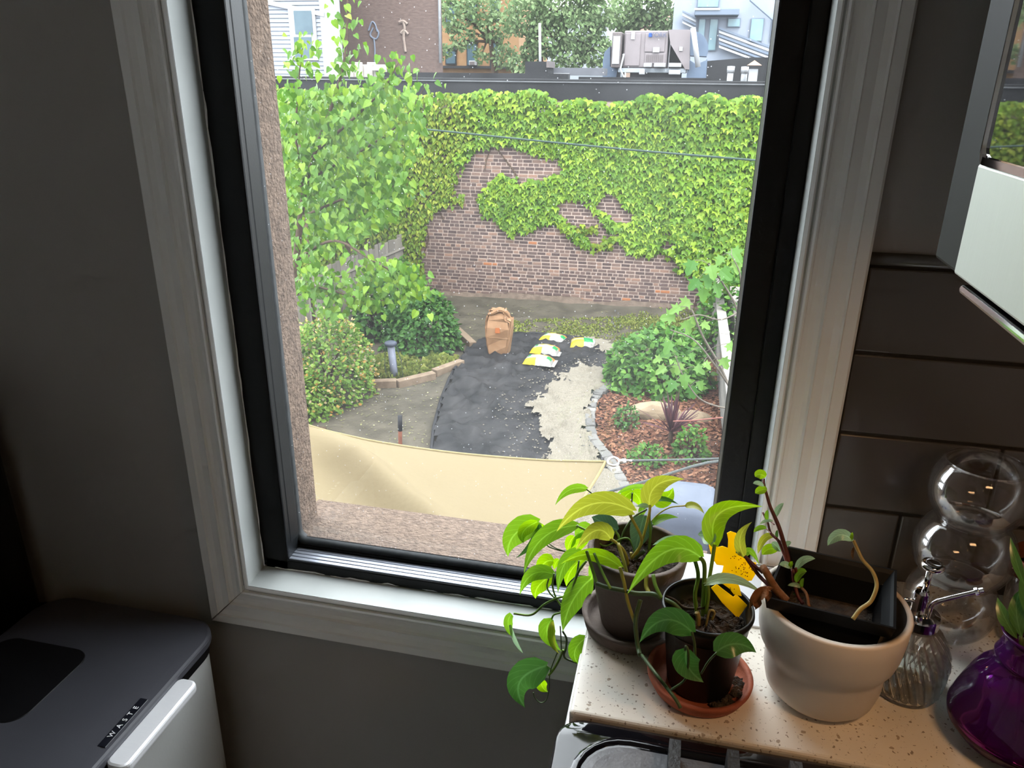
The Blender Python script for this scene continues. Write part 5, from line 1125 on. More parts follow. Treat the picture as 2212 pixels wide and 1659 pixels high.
for k in range(4):
    q = [D(a, b_, MY - .5) for a, b_ in ((1474, 22 + k * 8), (1503, 36 + k * 8), (1503, 40 + k * 8), (1474, 26 + k * 8))]; obj('slat', loft([[tuple(p) for p in q], [(p[0], p[1] + .25, p[2]) for p in q]]), MT['white'] if k % 2 else MT['panel_d'], mdn)
obj('brace', tube([D(1620, 0, MY - .3), D(1700, 70, MY - .3)], .05, 6), MT['panel_d'], mdn)
# far trees
def fartree(label, blobs, trunk, Y, n, smin=.16, smax=.30):
    n = int(n * 1.7)
    root = thing('street_tree', label, 'tree', D(*trunk[0], Y)); P = []
    for (x, y, r) in blobs:
        c = D(x, y, Y); rr = r / F * Y * 1.05; m = int(n * r * r / sum(q[2] ** 2 for q in blobs)); u = unit(m); P.append(c + u * (rng.uniform(.3, 1, m) ** .5 * rr)[:, None] * np.array([1, 1, .9]))
    P = np.concatenate(P); m = len(P); q = obj('foliage', leafcloud(P, unit(m) + np.array([0, 0, -.4]), unit(m) * .8 + np.array([0, -.5, .6]), rng.uniform(smin, smax, m), 'oval', .2), MT['far'], root); q['kind'] = 'stuff'
    obj('trunk', tube([D(x, y, Y) for x, y in trunk], [.25, .12], 8), MT['bark'], root)
    for (x, y, r) in blobs: obj('branch', tube([D(*trunk[-1], Y), (D(*trunk[-1], Y) + D(x, y, Y)) / 2 + np.array([0, 0, .3]), D(x, y, Y)], [.10, .03], 6), MT['bark'], root)
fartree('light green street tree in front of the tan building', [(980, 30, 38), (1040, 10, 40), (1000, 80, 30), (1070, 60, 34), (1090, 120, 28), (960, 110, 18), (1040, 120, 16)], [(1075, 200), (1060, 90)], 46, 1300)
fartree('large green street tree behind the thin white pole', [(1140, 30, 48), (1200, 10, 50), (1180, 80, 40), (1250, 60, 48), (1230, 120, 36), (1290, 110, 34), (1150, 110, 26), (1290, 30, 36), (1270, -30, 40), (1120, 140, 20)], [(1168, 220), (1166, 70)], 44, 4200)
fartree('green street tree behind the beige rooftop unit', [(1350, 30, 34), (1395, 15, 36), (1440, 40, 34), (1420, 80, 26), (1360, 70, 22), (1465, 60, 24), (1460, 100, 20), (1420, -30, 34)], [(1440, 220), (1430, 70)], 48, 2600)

# ================================================================== THINGS ON THE COUNTER
KO = 1.0
def R_(p): return np.array(p, float)
WPROF = {'heart': ([0, .04, .12, .25, .45, .65, .82, .93, 1], [.18, .62, .88, 1, .93, .68, .36, .13, .0]), 'lance': ([0, .12, .3, .5, .75, .9, 1], [.06, .5, .92, 1, .62, .25, .0]), 'round': ([0, .1, .3, .55, .8, .93, 1], [.1, .65, .97, 1, .75, .35, .02]), 'strap': ([0, .2, .5, .8, 1], [.55, .9, 1, .62, .0])}
def leaf(root, base, tip, ctrl, width, m, roll=0.0, fold=.22, shape='heart', name='leaf', wave=0.0):
    b = D(*base); t = D(*tip); c = D(*ctrl); n = 12; ts = np.linspace(0, 1, n + 1)
    P = np.array([(1 - q) ** 2 * b + 2 * q * (1 - q) * c + q * q * t for q in ts]); T = np.gradient(P, axis=0); T /= np.linalg.norm(T, axis=1)[:, None] + 1e-12
    dep = (R.T @ (P[n // 2] - CAM))[2]; W = width * dep / F / 2; ln = np.linalg.norm(t - b); V = []; U = []; S5 = (-1, -.55, 0, .55, 1)
    ca, sa = math.cos(roll), math.sin(roll)
    for i, q in enumerate(ts):
        vw = P[i] - CAM; s_ = np.cross(vw, T[i]); s_ /= np.linalg.norm(s_) + 1e-12; nn = np.cross(T[i], s_)
        if nn @ vw > 0: nn = -nn
        s2 = s_ * ca + nn * sa; n2 = nn * ca - s_ * sa; wd = W * np.interp(q, *WPROF[shape])
        for k in S5:
            back = -.05 * ln * (abs(k)) * max(0, 1 - q * 8) if shape == 'heart' else 0
            V.append(P[i] + s2 * k * wd + n2 * (fold * abs(k) * wd + wave * W * math.sin(q * 9 + k * 2)) + T[i] * back); U.append((k * max(.05, np.interp(q, *WPROF[shape])), q))
    Fc = [(i * 5 + k, i * 5 + k + 1, i * 5 + 5 + k + 1, i * 5 + 5 + k) for i in range(n) for k in range(4)]
    return obj(name, (V, Fc), MT[m], root, smooth=True, uv=U)
def stem(root, pts, r, m, name='stem', n=7, k=6):
    r = np.asarray(r) * (.62 if m not in ('dry', 'stem_r') else .9)
    r = float(r) if r.ndim == 0 else list(r)
    return obj(name, tube(cr([D(*p) for p in pts], k), r, n), MT[m], root, smooth=True)
def soil(root, c, r, z):
    pr = [(0.0005, z - .004)]; n = 40; rings = []
    for rr in (0.03, .3, .6, .85, 1.0):
        rings.append([(c[0] + rr * r * math.cos(a), c[1] + rr * r * math.sin(a), z + (rng.normal(0, .0022) if rr < 1 else 0)) for a in np.linspace(0, 2 * math.pi, n, endpoint=False)])
    o = obj('soil', loft(rings, (True, False)), MT['soil'], root, smooth=False); lump = []
    for _ in range(70):
        a = rng.uniform(0, 6.28); q = r * .9 * math.sqrt(rng.uniform()); s_ = rng.uniform(.002, .006); lump.append((oc * s_ * rng.uniform(.6, 1.3, (6, 1)) + np.array([c[0] + q * math.cos(a), c[1] + q * math.sin(a), z + .001]), of))
    g = obj('soil_clods', join(*lump), MT['soil'], o); g['kind'] = 'stuff'; return o

# --- grey terracotta pot with pothos
A1 = (-.022, -.181)
pt = thing('pothos_plant', 'large trailing pothos growing in the weathered grey terracotta pot', 'plant', (A1[0], A1[1], CT + .095))
pg = thing('terracotta_pot', 'weathered grey terracotta pot with trailing pothos at the counter corner', 'pot', (A1[0], A1[1], CT + .011))
sg = thing('pot_saucer', 'grey clay saucer under the weathered terracotta pot', 'saucer', (A1[0], A1[1], CT))
obj('dish', shell([(.050, CT + .0003), (.056, CT + .004), (.0590, CT + .016), (.0600, CT + .019)], .006, (A1[0], A1[1], 0), 56), MT['pot_grey'], sg, smooth=True)
zr1 = CT + .110
obj('body', shell([(.036, CT + .0068), (.037, CT + .009), (.0535, zr1 - .022), (.0550, zr1 - .021), (.0575, zr1 - .003), (.0565, zr1)], .006, (A1[0], A1[1], 0), 56), MT['pot_grey'], pg, smooth=True)
soil(pg, A1, .0505, zr1 - .020)
# --- black nursery pot with pothos cutting, on terracotta saucer
A2 = (.057, -.262)
pb2 = thing('nursery_pot', 'round black plastic nursery pot on the terracotta saucer', 'pot', (A2[0], A2[1], CT + .006))
sb = thing('pot_saucer', 'terracotta saucer under the round black nursery pot', 'saucer', (A2[0], A2[1], CT))
obj('dish', shell([(.044, CT + .0003), (.050, CT + .003), (.0555, CT + .014), (.0562, CT + .018)], .005, (A2[0], A2[1], 0), 56), MT['terracotta'], sb, smooth=True)
zr2 = CT + .106
obj('body', shell([(.033, CT + .0058), (.034, CT + .008), (.0445, zr2 - .010), (.0462, zr2 - .009), (.0475, zr2 - .004), (.0468, zr2)], .0025, (A2[0], A2[1], 0), 56), MT['pot_black'], pb2, smooth=True)
soil(pb2, A2, .0435, zr2 - .022)
q = []
for _ in range(60):
    a = rng.uniform(-1.2, .3); rr = rng.uniform(.036, .048); s_ = rng.uniform(.002, .005); q.append((oc * s_ + np.array([A2[0] + rr * math.cos(a), A2[1] + rr * math.sin(a), CT + .008]), of))
g = tag(obj('spilled_soil', join(*q), MT['soil']), 'dark potting soil spilled in the terracotta saucer', 'soil', kind='stuff')

def c7(x, y): return 1050 + x / 3.687, 1000 + y / 3.687
def L7(root, b, t, c, wd, m, Y=.80, Yt=None, Yc=None, **k):
    Yt = Y if Yt is None else Yt; Yc = (Y + Yt) / 2 if Yc is None else Yc
    leaf(root, (*c7(*b), Y), (*c7(*t), Yt), (*c7(*c), Yc), wd / 3.687, m, **k)
def S7(root, pts, r, m, Y0=.8, Y1=None, name='stem'):
    Y1 = Y0 if Y1 is None else Y1; n = len(pts); stem(root, [(*c7(*p), Y0 + (Y1 - Y0) * i / (n - 1)) for i, p in enumerate(pts)], r, m, name)
# pothos leaves, nearest last
L7(pt, (1290, 205), (1365, 108), (1320, 150), 70, 'lf_green', .86)
L7(pt, (1335, 300), (1488, 195), (1470, 300), 135, 'lf_bright', .87)
L7(pt, (1285, 190), (1010, 275), (1130, 158), 52, 'lf_green', .85, .83, roll=.7)
L7(pt, (1165, 228), (1100, 335), (1080, 260), 95, 'lf_bright', .86)
L7(pt, (1165, 232), (1225, 360), (1240, 270), 115, 'lf_bright', .86)
L7(pt, (1250, 350), (1215, 420), (1240, 400), 60, 'lf_green', .85)
L7(pt, (800, 205), (550, 338), (640, 165), 78, 'lf_green', .84, .82, roll=.3)
L7(pt, (1045, 535), (840, 430), (930, 470), 175, 'lf_blue', .80, .82, roll=.35)
L7(pt, (1255, 425), (1185, 712), (1215, 570), 180, 'lf_blue', .80, .78, roll=.2)
L7(pt, (1335, 490), (1535, 436), (1400, 405), 66, 'lf_green', .80, .82, roll=.4)
L7(pt, (1590, 340), (1738, 405), (1680, 318), 58, 'lf_olive', .82, .80, roll=.3)
L7(pt, (1330, 300), (1535, 332), (1420, 262), 48, 'lf_dark', .82, .84, roll=.5)
L7(pt, (830, 500), (715, 610), (740, 540), 120, 'lf_green', .86)
L7(pt, (820, 560), (690, 780), (700, 640), 110, 'lf_bright', .86)
L7(pt, (780, 760), (640, 985), (640, 850), 120, 'lf_bright', .85)
L7(pt, (860, 780), (820, 960), (860, 880), 80, 'lf_green', .85)
L7(pt, (700, 585), (650, 710), (650, 640), 85, 'lf_bright', .86)
L7(pt, (580, 770), (545, 850), (540, 800), 60, 'lf_bright', .86)
L7(pt, (715, 498), (300, 885), (380, 520), 150, 'lf_green', .80, .79, roll=-.15)
L7(pt, (420, 470), (175, 748), (150, 540), 200, 'lf_green', .84, .83)
L7(pt, (430, 500), (235, 760), (420, 640), 80, 'lf_dark', .835, .825, roll=-.5)
L7(pt, (405, 470), (300, 640), (240, 540), 110, 'lf_bright', .83, .825, roll=.3)
L7(pt, (440, 490), (380, 630), (450, 560), 70, 'lf_bright', .85)
L7(pt, (1165, 380), (560, 548), (820, 190), 195, 'lf_olive', .76, .76, roll=.25, fold=.12)
L7(pt, (1300, 340), (1580, 128), (1280, 120), 170, 'lf_olive', .80, .82, roll=-.2)
L7(pt, (1290, 345), (1195, 350), (1240, 330), 40, 'lf_pale', .79)
L7(pt, (990, 600), (715, 692), (890, 430), 150, 'lf_olive', .74, .74, roll=.2)
L7(pt, (745, 705), (572, 1040), (580, 760), 115, 'lf_green', .79, .78)
L7(pt, (1068, 825), (595, 805), (850, 640), 120, 'lf_bright', .72, .75, roll=.25)
L7(pt, (530, 780), (410, 930), (440, 760), 130, 'lf_bright', .83, roll=.1)
L7(pt, (520, 900), (395, 1082), (370, 980), 135, 'lf_bright', .825)
L7(pt, (535, 885), (268, 1052), (330, 810), 120, 'lf_green', .81)
L7(pt, (828, 930), (610, 1342), (650, 1080), 190, 'lf_green', .80, .79, fold=.1)
L7(pt, (520, 1250), (600, 1500), (420, 1360), 140, 'lf_green', .80)
L7(pt, (530, 1270), (585, 1520), (490, 1440), 60, 'lf_olive', .795)
L7(pt, (205, 1205), (215, 1390), (140, 1260), 75, 'lf_green', .80, shape='strap')
L7(pt, (190, 1290), (295, 1515), (220, 1430), 34, 'lf_pale', .80, shape='strap')
L7(pt, (800, 1390), (735, 1605), (650, 1490), 130, 'lf_green', .80)
leaf(pt, (1181, 1438, .80), (1134, 1529, .80), (1088, 1462, .80), 66, 'lf_dark', roll=.2)
leaf(pt, (1171, 1466, .81), (1184, 1495, .81), (1165, 1485, .81), 26, 'lf_bright')
# petioles and vines
S7(pt, [(1140, 850), (1110, 720), (1040, 640), (990, 605)], .0028, 'stem_y', .765, .74)
S7(pt, [(1160, 760), (1240, 620), (1160, 440), (1140, 400)], .0028, 'stem_y', .77, .76)
S7(pt, [(1200, 740), (1260, 560), (1300, 400), (1305, 340)], .0028, 'stem_y', .775, .80)
S7(pt, [(1290, 740), (1310, 560), (1300, 450), (1305, 345)], .0026, 'stem_g', .775, .80)
S7(pt, [(1240, 600), (1330, 450), (1450, 360), (1590, 340)], .0014, 'stem_y', .80, .82)
S7(pt, [(1050, 690), (1060, 600), (1030, 540)], .0024, 'stem_g', .79, .80)
S7(pt, [(1060, 660), (1100, 540), (1180, 430), (1280, 370)], .0022, 'stem_d', .80, .83)
S7(pt, [(1160, 420), (1160, 330), (1165, 240)], .0014, 'stem_d', .85)
S7(pt, [(900, 310), (860, 260), (800, 210)], .0014, 'stem_d', .84)
S7(pt, [(960, 720), (880, 600), (800, 540), (720, 500)], .0022, 'stem_g', .80)
S7(pt, [(1240, 560), (1290, 500), (1335, 490)], .0018, 'stem_g', .80)
S7(pt, [(1200, 780), (1130, 600), (960, 660), (900, 640)], .0016, 'stem_g', .79)
S7(pt, [(1160, 860), (1155, 780), (1155, 715)], .0028, 'stem_b', .775, name='cut_stem')
S7(pt, [(1140, 860), (1190, 760), (1260, 700)], .0040, 'stem_d', .775)
S7(pt, [(720, 720), (560, 690), (470, 640), (415, 500)], .0014, 'stem_d', .84)
S7(pt, [(650, 710), (540, 670), (450, 590), (430, 500)], .0012, 'stem_d', .84)
S7(pt, [(800, 780), (740, 860), (700, 960), (650, 1050), (560, 1080), (460, 1130), (360, 1210), (220, 1200)], .0024, 'stem_g', .80)
S7(pt, [(840, 740), (740, 850), (700, 960), (660, 1080), (640, 1160)], .0022, 'stem_d', .805)
S7(pt, [(740, 780), (720, 900), (690, 1010), (655, 1100)], .0018, 'stem_d', .81)
S7(pt, [(540, 880), (530, 980), (560, 1080), (620, 1170), (600, 1190), (540, 1210), (520, 1250)], .0020, 'stem_g', .805)
S7(pt, [(500, 920), (485, 980), (510, 1040), (580, 1110), (620, 1170), (650, 1240), (660, 1260)], .0018, 'stem_g', .805)
S7(pt, [(590, 1300), (595, 1380), (600, 1490)], .0014, 'stem_d', .80)
S7(pt, [(610, 1340), (640, 1400), (635, 1480), (620, 1530), (640, 1560), (720, 1590)], .0022, 'stem_d', .80)
S7(pt, [(615, 1490), (580, 1570), (540, 1640), (500, 1690)], .0026, 'stem_g', .80)
stem(pt, [(1206, 1405, .80), (1192, 1440, .80), (1187, 1462, .80), (1186, 1490, .80), (1180, 1512, .80), (1168, 1518, .80), (1156, 1508, .80), (1152, 1496, .80)], .0012, 'stem_d')
stem(pt, [(1180, 1437, .80), (1190, 1446, .80), (1192, 1452, .80)], .0014, 'stem_g')
# vines over the front of the pot
S7(pt, [(880, 960), (960, 990), (1060, 1010), (1200, 1040), (1330, 1045), (1400, 1080), (1500, 1130), (1600, 1240), (1660, 1320)], .0044, 'stem_d', .71, .68)
S7(pt, [(800, 700), (850, 860), (885, 965)], .0030, 'stem_g', .73, .71)
S7(pt, [(860, 720), (920, 860), (990, 1000)], .0026, 'stem_g', .73, .70)
S7(pt, [(1065, 830), (1100, 960), (1130, 1110), (1190, 1290)], .0032, 'stem_y', .71, .69)
S7(pt, [(1050, 640), (1100, 800), (1150, 1000), (1200, 1045)], .0034, 'stem_y', .745, .70)
S7(pt, [(1280, 890), (1275, 980), (1300, 1040)], .0038, 'stem_y', .715, .70)
S7(pt, [(1330, 890), (1350, 980), (1400, 1085)], .0034, 'stem_g', .71, .69)
S7(pt, [(1230, 1090), (1200, 1200), (1190, 1290), (1200, 1400), (1215, 1490), (1225, 1530)], .0040, 'stem_d', .70, .66)
stem(pt, [(1386, 1415, .66), (1420, 1460, .63), (1441, 1487, .625), (1460, 1512, .615), (1470, 1530, .61)], .0030, 'stem_d')
# --- second pothos in the black pot
pt2 = thing('pothos_cutting', 'young pothos cutting growing in the round black nursery pot', 'plant', (A2[0], A2[1], zr2 - .022))
L7(pt2, (1690, 700), (1325, 655), (1500, 560), 115, 'lf_pale', .72, .75, roll=.4)
L7(pt2, (1810, 632), (1685, 570), (1760, 560), 125, 'lf_pale', .71, .73, roll=.1)
L7(pt2, (1820, 650), (2205, 348), (1720, 290), 185, 'lf_bright', .71, .75, roll=-.15)
L7(pt2, (1700, 745), (1125, 1045), (1440, 520), 215, 'lf_green', .68, .66, roll=.15)
L7(pt2, (1755, 960), (2215, 1052), (1960, 850), 95, 'lf_pale', .68, .70, roll=.45)
L7(pt2, (1640, 1345), (1222, 1432), (1400, 1110), 215, 'lf_dark', .625, .63, roll=.2)
leaf(pt2, (1484, 1404, .615), (1520, 1474, .61), (1470, 1440, .612), 60, 'lf_dark', roll=.1)
leaf(pt2, (1548, 1408, .615), (1634, 1410, .63), (1590, 1372, .62), 54, 'lf_dark', roll=-.1)
S7(pt2, [(1680, 1215), (1665, 1050), (1690, 900), (1660, 760)], .0034, 'stem_g', .685, .69)
S7(pt2, [(1725, 1215), (1735, 1000), (1740, 820), (1705, 750)], .0036, 'stem_g', .685, .68)
S7(pt2, [(1745, 1200), (1755, 1050), (1790, 850), (1820, 650)], .0032, 'stem_g', .685, .71)
S7(pt2, [(1750, 1200), (1770, 1060), (1765, 970)], .0030, 'stem_g', .68)
S7(pt2, [(1640, 1350), (1660, 1440), (1665, 1550)], .0022, 'stem_d', .62)
S7(pt2, [(1690, 1290), (1690, 1230), (1680, 1190)], .0042, 'stem_b', .68, name='cut_stem')
S7(pt2, [(1750, 1300), (1780, 1180), (1820, 1190), (1800, 1250)], .0020, 'stem_b', .675, name='root')
S7(pt2, [(1430, 1060), (1500, 1090), (1580, 1150), (1680, 1160), (1790, 1150), (1830, 1190)], .0022, 'bark' if 'bark' in MT else 'stem_b', .70, .675, name='root')
stem(pt2, [(1480, 1404, .615), (1482, 1396, .612), (1487, 1410, .61), (1486, 1440, .612), (1478, 1470, .615), (1450, 1490, .62)], .0020, 'stem_d')
stem(pt2, [(1548, 1410, .615), (1530, 1430, .618), (1515, 1455, .622)], .0018, 'stem_d')
# --- yellow butterfly trap
yt = thing('sticky_trap', 'yellow butterfly-shaped sticky insect trap stuck in the black pot', 'insect trap', (A2[0] + .02, A2[1], zr2 - .02))
def polyplate(root, pix, Y, th, m, name, Yf=None):
    A = [D(x, y, Y if Yf is None else Yf(x, y)) for x, y in pix]; B = [p + np.array([0, th, 0]) for p in A]; obj(name, loft([A, B]), MT[m], root)
yf = lambda x, y: .70 + (1330 - y) * .00022
wing = [(1531, 1178), (1540, 1172), (1552, 1182), (1560, 1180), (1572, 1184), (1573, 1166), (1570, 1152), (1578, 1148), (1590, 1152), (1594, 1168), (1598, 1190), (1606, 1206), (1620, 1214), (1634, 1216), (1630, 1228), (1632, 1240), (1624, 1254), (1612, 1256), (1600, 1246), (1594, 1244), (1592, 1256), (1598, 1270), (1602, 1288), (1585, 1284), (1576, 1272), (1562, 1262), (1546, 1258), (1548, 1246), (1560, 1236), (1563, 1222), (1548, 1220), (1538, 1205)]
polyplate(yt, wing, 0, .0008, 'yellow', 'wings', yf)
polyplate(yt, [(1536, 1270), (1548, 1262), (1560, 1272), (1584, 1290), (1590, 1284), (1614, 1308), (1594, 1336), (1560, 1302)], 0, .0008, 'yellow', 'stake', yf)
sp = []
for _ in range(46):
    u = rng.uniform(); x, y = (rng.normal(1612, 9), rng.normal(1232, 10)) if u < .6 else (rng.uniform(1575, 1615), rng.uniform(1200, 1290))
    if inpoly(np.array([x]), np.array([y]), wing)[0]: sp.append((oc * np.array([.0007, .0003, .0011]) + D(x, y, yf(x, y) - .0004), of))
g = obj('trapped_insects', join(*sp), MT['bug'], yt); g['kind'] = 'stuff'
# --- printed card behind the pots
cdp = [Z(1478, 1262, CT + .002), Z(1690, 1300, CT + .002), Z(1683, 1216, CT + .002), Z(1480, 1190, CT + .002)]
cdx = np.array([(.02, -.155), (.165, -.155), (.165, -.012), (.02, -.012)])
cd_ = thing('seed_packet', 'white printed packet with blue bands lying behind the pots', 'packet', (.09, -.08, CT))
obj('sheet', box(.03, .165, -.15, -.014, CT + .0004, CT + .003), MT['paper'], cd_)
for y0, y1, x0, x1 in ((-.060, -.050, .138, .158), (-.098, -.086, .132, .160), (-.020, -.018, .10, .16), (-.026, -.024, .10, .15)): obj('printed_band', box(x0, x1, y0, y1, CT + .0030, CT + .0033), MT['blue'] if y1 - y0 > .005 else MT['enamel'], cd_)
# --- white ceramic planter with square nursery pot
A3 = (.183, -.240)
wp = thing('ceramic_planter', 'white matte ceramic planter with a stepped waist', 'planter', (A3[0], A3[1], CT))
ztp = CT + .118
K3 = .945
pro = [(.040, CT + .0003), (.050, CT + .003), (.0585, CT + .012), (.0625, CT + .028), (.0635, CT + .048), (.0640, CT + .052), (.0668, CT + .058), (.0715, CT + .066), (.0745, CT + .078), (.0765, CT + .098), (.0775, ztp - .002), (.0765, ztp)]
obj('body', shell([(r_ * K3, z_) for r_, z_ in pro], .0055, (A3[0], A3[1], 0), 72), MT['pot_white'], wp, smooth=True)
sq = thing('square_nursery_pot', 'square black plastic nursery pot tilted inside the white planter', 'pot', (A3[0], A3[1], CT + .04))
cn = [Z(1655, 1289, 1.047), Z(1933, 1357, 1.047), Z(1935, 1232, 1.047), Z(1701, 1180, 1.047)]
cn = np.array(cn); cen = cn.mean(0); axd = np.cross(cn[1] - cn[0], cn[3] - cn[0]); axd /= np.linalg.norm(axd); axd = axd if axd[2] > 0 else -axd
def sqring(s_, h): return [tuple(cen + (p - cen) * s_ + axd * h) for p in cn]
obj('body', loft([sqring(.70, -.085), sqring(.84, -.016), sqring(.97, -.014), sqring(1.02, 0), sqring(.975, 0), sqring(.93, -.004), sqring(.82, -.016), sqring(.68, -.08)]), MT['pot_black'], sq)
o = obj('soil', loft([[tuple(np.array(p) + rng.normal(0, .001, 3)) for p in sqring(.765, -.046)], sqring(.4, -.045), sqring(.05, -.044)], (False, True)), MT['soil'], sq)
def c4(x, y): return 1600 + x / 6.9125, 1000 + y / 6.9125
def c8(x, y): return 1612 + x / 3.687, 950 + y / 3.687
p3 = thing('peperomia_plant', 'red-stemmed plant with small oval leaves in the square black pot', 'plant', tuple(cen - axd * .04))
def S4(pts, r, m, Y0=.74, Y1=.78, cv=c4, name='stem'): n = len(pts); stem(p3, [(*cv(*p), Y0 + (Y1 - Y0) * i / (n - 1)) for i, p in enumerate(pts)], r, m, name)
S4([(720, 1560), (700, 1400), (640, 1180), (580, 980), (520, 830), (440, 650), (390, 480), (350, 330), (345, 240)], [.0030, .0024, .0014], 'stem_r')
S4([(690, 1480), (640, 1340), (560, 1160), (450, 1050), (400, 880), (330, 740)], [.0022, .0012], 'stem_r')
S4([(520, 1120), (600, 1180)], .0012, 'stem_r'); S4([(500, 920), (440, 870)], .0008, 'stem_r'); S4([(450, 1050), (380, 985)], .0008, 'stem_r')
S4([(760, 1760), (770, 1660), (750, 1570)], .0020, 'stem_r', .74, .74); S4([(860, 1780), (840, 1680), (820, 1560)], .0016, 'stem_r', .73, .73)
S4([(330, 1640), (200, 1530), (60, 1390)], .0020, 'stem_r', .70, .71)
def L4(b, t, c, wd, m, Y=.77, **k): leaf(p3, (*c4(*b), Y), (*c4(*t), Y), (*c4(*c), Y), wd / 6.9125, m, shape=k.pop('shape', 'round'), **k)
for a in (((370, 215), (213, 205), (290, 130), 150, 'lf_bright'), ((345, 350), (185, 308), (260, 270), 70, 'lf_pale'), ((395, 400), (218, 455), (300, 380), 125, 'lf_bright'), ((520, 810), (642, 598), (530, 690), 85, 'lf_pale'), ((400, 850), (405, 700), (370, 780), 60, 'lf_green'), ((485, 872), (288, 915), (380, 830), 52, 'lf_pale'), ((385, 975), (192, 1035), (280, 930), 75, 'lf_green'), ((515, 1095), (258, 1355), (320, 1030), 105, 'lf_olive'), ((600, 1320), (460, 1190), (520, 1210), 110, 'lf_pale'), ((555, 1310), (320, 1370), (420, 1230), 155, 'lf_bright'), ((640, 1260), (755, 1185), (690, 1190), 80, 'lf_pale'), ((545, 1120), (548, 1000), (530, 1060), 45, 'lf_dark')):
    L4(*a)
L4((45, 1385), (170, 880), (-120, 1080), 170, 'lf_olive', .72, shape='heart'); L4((60, 1390), (285, 1535), (130, 1180), 110, 'lf_green', .73, shape='heart'); L4((0, 1390), (-70, 1350), (-40, 1300), 60, 'lf_blue', .72)
for a in (((760, 1575), (578, 1522), (680, 1480), 95, 'lf_pale'), ((735, 1575), (775, 1470), (740, 1500), 60, 'lf_bright'), ((825, 1600), (1112, 1430), (900, 1390), 110, 'lf_pale'), ((820, 1670), (985, 1620), (870, 1570), 80, 'lf_green')): L4(*a, Y=.73)
def L8(b, t, c, wd, m, Y=.72, **k): leaf(p3, (*c8(*b), Y), (*c8(*t), Y), (*c8(*c), Y), wd / 3.687, m, shape='round', **k)
L8((400, 1135), (480, 1050), (400, 1060), 50, 'lf_green'); L8((440, 1180), (330, 1160), (400, 1140), 36, 'lf_pale'); L8((445, 1180), (460, 1102), (430, 1130), 30, 'lf_green'); L8((430, 1250), (370, 1225), (400, 1220), 26, 'lf_dark')
S4([(455, 1310), (410, 1240), (385, 1140), (370, 1030)], .0022, 'stem_r', .71, .73, c8); S4([(500, 1330), (480, 1230), (440, 1180)], .0018, 'dry', .70, .72, c8)
S4([(850, 1430), (910, 1350), (990, 1290), (1035, 1190), (1035, 1120), (1000, 1040), (930, 960), (890, 880), (855, 800)], [.0034, .0026], 'stem_b', .66, .70, c8)
L8((850, 805), (648, 842), (740, 690), 92, 'lf_pale', .70); L8((835, 805), (846, 735), (840, 770), 26, 'lf_bright', .70); L8((860, 850), (850, 950), (840, 900), 22, 'dry', .70)
S4([(320, 1285), (230, 1180), (160, 1060), (130, 1010)], [.0050, .0040], 'dry', .68, .70, c8, 'dry_stalk'); S4([(290, 1280), (180, 1160), (100, 1080), (0, 940)], .0022, 'stem_r', .68, .71, c8)
dl_ = thing('dry_leaf', 'crumpled dry brown leaf caught between the white planter and black pot', 'leaf', D(*c8(120, 1290), .66))
for a in (((210, 1185), (20, 1345), (90, 1200), 90), ((150, 1190), (165, 1290), (190, 1230), 60), ((60, 1240), (70, 1350), (110, 1300), 70)): leaf(dl_, (*c8(*a[0]), .66), (*c8(*a[1]), .655), (*c8(*a[2]), .65), a[3] / 3.687, 'dry', shape='lance', wave=.35, fold=.5, name='blade')
# --- spray bottle
A4 = np.array([.274, -.213, 0]); sbt = thing('spray_bottle', 'ribbed clear glass spray bottle with chrome pump', 'spray bottle', (A4[0], A4[1], CT))
rib = lambda a, z: 1 + .06 * math.cos(22 * (a + (z - CT) * 9)) * min(1, max(0, (z - CT - .004) * 200)) * min(1, max(0, (CT + .082 - z) * 120))
bp = [(.0285, CT + .0004), (.0300, CT + .003), (.0310, CT + .010), (.0330, CT + .030), (.0335, CT + .040), (.0325, CT + .052), (.0280, CT + .066), (.0215, CT + .078), (.0175, CT + .084), (.0165, CT + .092)]
pz = np.linspace(CT + .0004, CT + .092, 40); bp2 = list(zip(1.13 * np.interp(pz, [q[1] for q in bp], [q[0] for q in bp]), pz))
obj('bottle', shell(bp2, .0022, (A4[0], A4[1], 0), 132, rib), MT['bottle'], sbt, smooth=True)
obj('water', lathe([(.024, CT + .004), (.0285, CT + .006), (.0300, CT + .038), (.0005, CT + .0385)], (A4[0], A4[1], 0), 40), MT['water'], sbt, smooth=True)
pu = obj('collar', lathe([(.0195, CT + .083), (.0198, CT + .0965), (.0190, CT + .0985), (.0130, CT + .101), (.0005, CT + .1015)], (A4[0], A4[1], 0), 40), MT['chrome'], sbt, smooth=False)
obj('pump_barrel', lathe([(.0075, CT + .100), (.0072, CT + .124), (.0060, CT + .127), (.0005, CT + .128)], (A4[0] - .003, A4[1], 0), 28), MT['chrome'], pu, smooth=False)
obj('plunger_rod', lathe([(.0031, CT + .125), (.0031, CT + .153)], (A4[0] - .001, A4[1], 0), 16), MT['chrome'], pu, smooth=True)
obj('plunger_head', lathe([(.0035, CT + .151), (.0105, CT + .1545), (.0112, CT + .1575), (.0100, CT + .1605), (.0060, CT + .1600), (.0005, CT + .1590)], (A4[0] + .0005, A4[1], 0), 32), MT['chrome'], pu, smooth=True)
nz = [A4 + np.array([.008, 0, CT + .100]), A4 + np.array([.0085, 0, CT + .109]), A4 + np.array([.012, -.001, CT + .1155]), A4 + np.array([.018, -.002, CT + .1205]), A4 + np.array([.038, -.004, CT + .133]), A4 + np.array([.046, -.005, CT + .138])]
obj('nozzle', tube(cr(nz, 6), .0026, 12), MT['chrome'], pu, smooth=True)
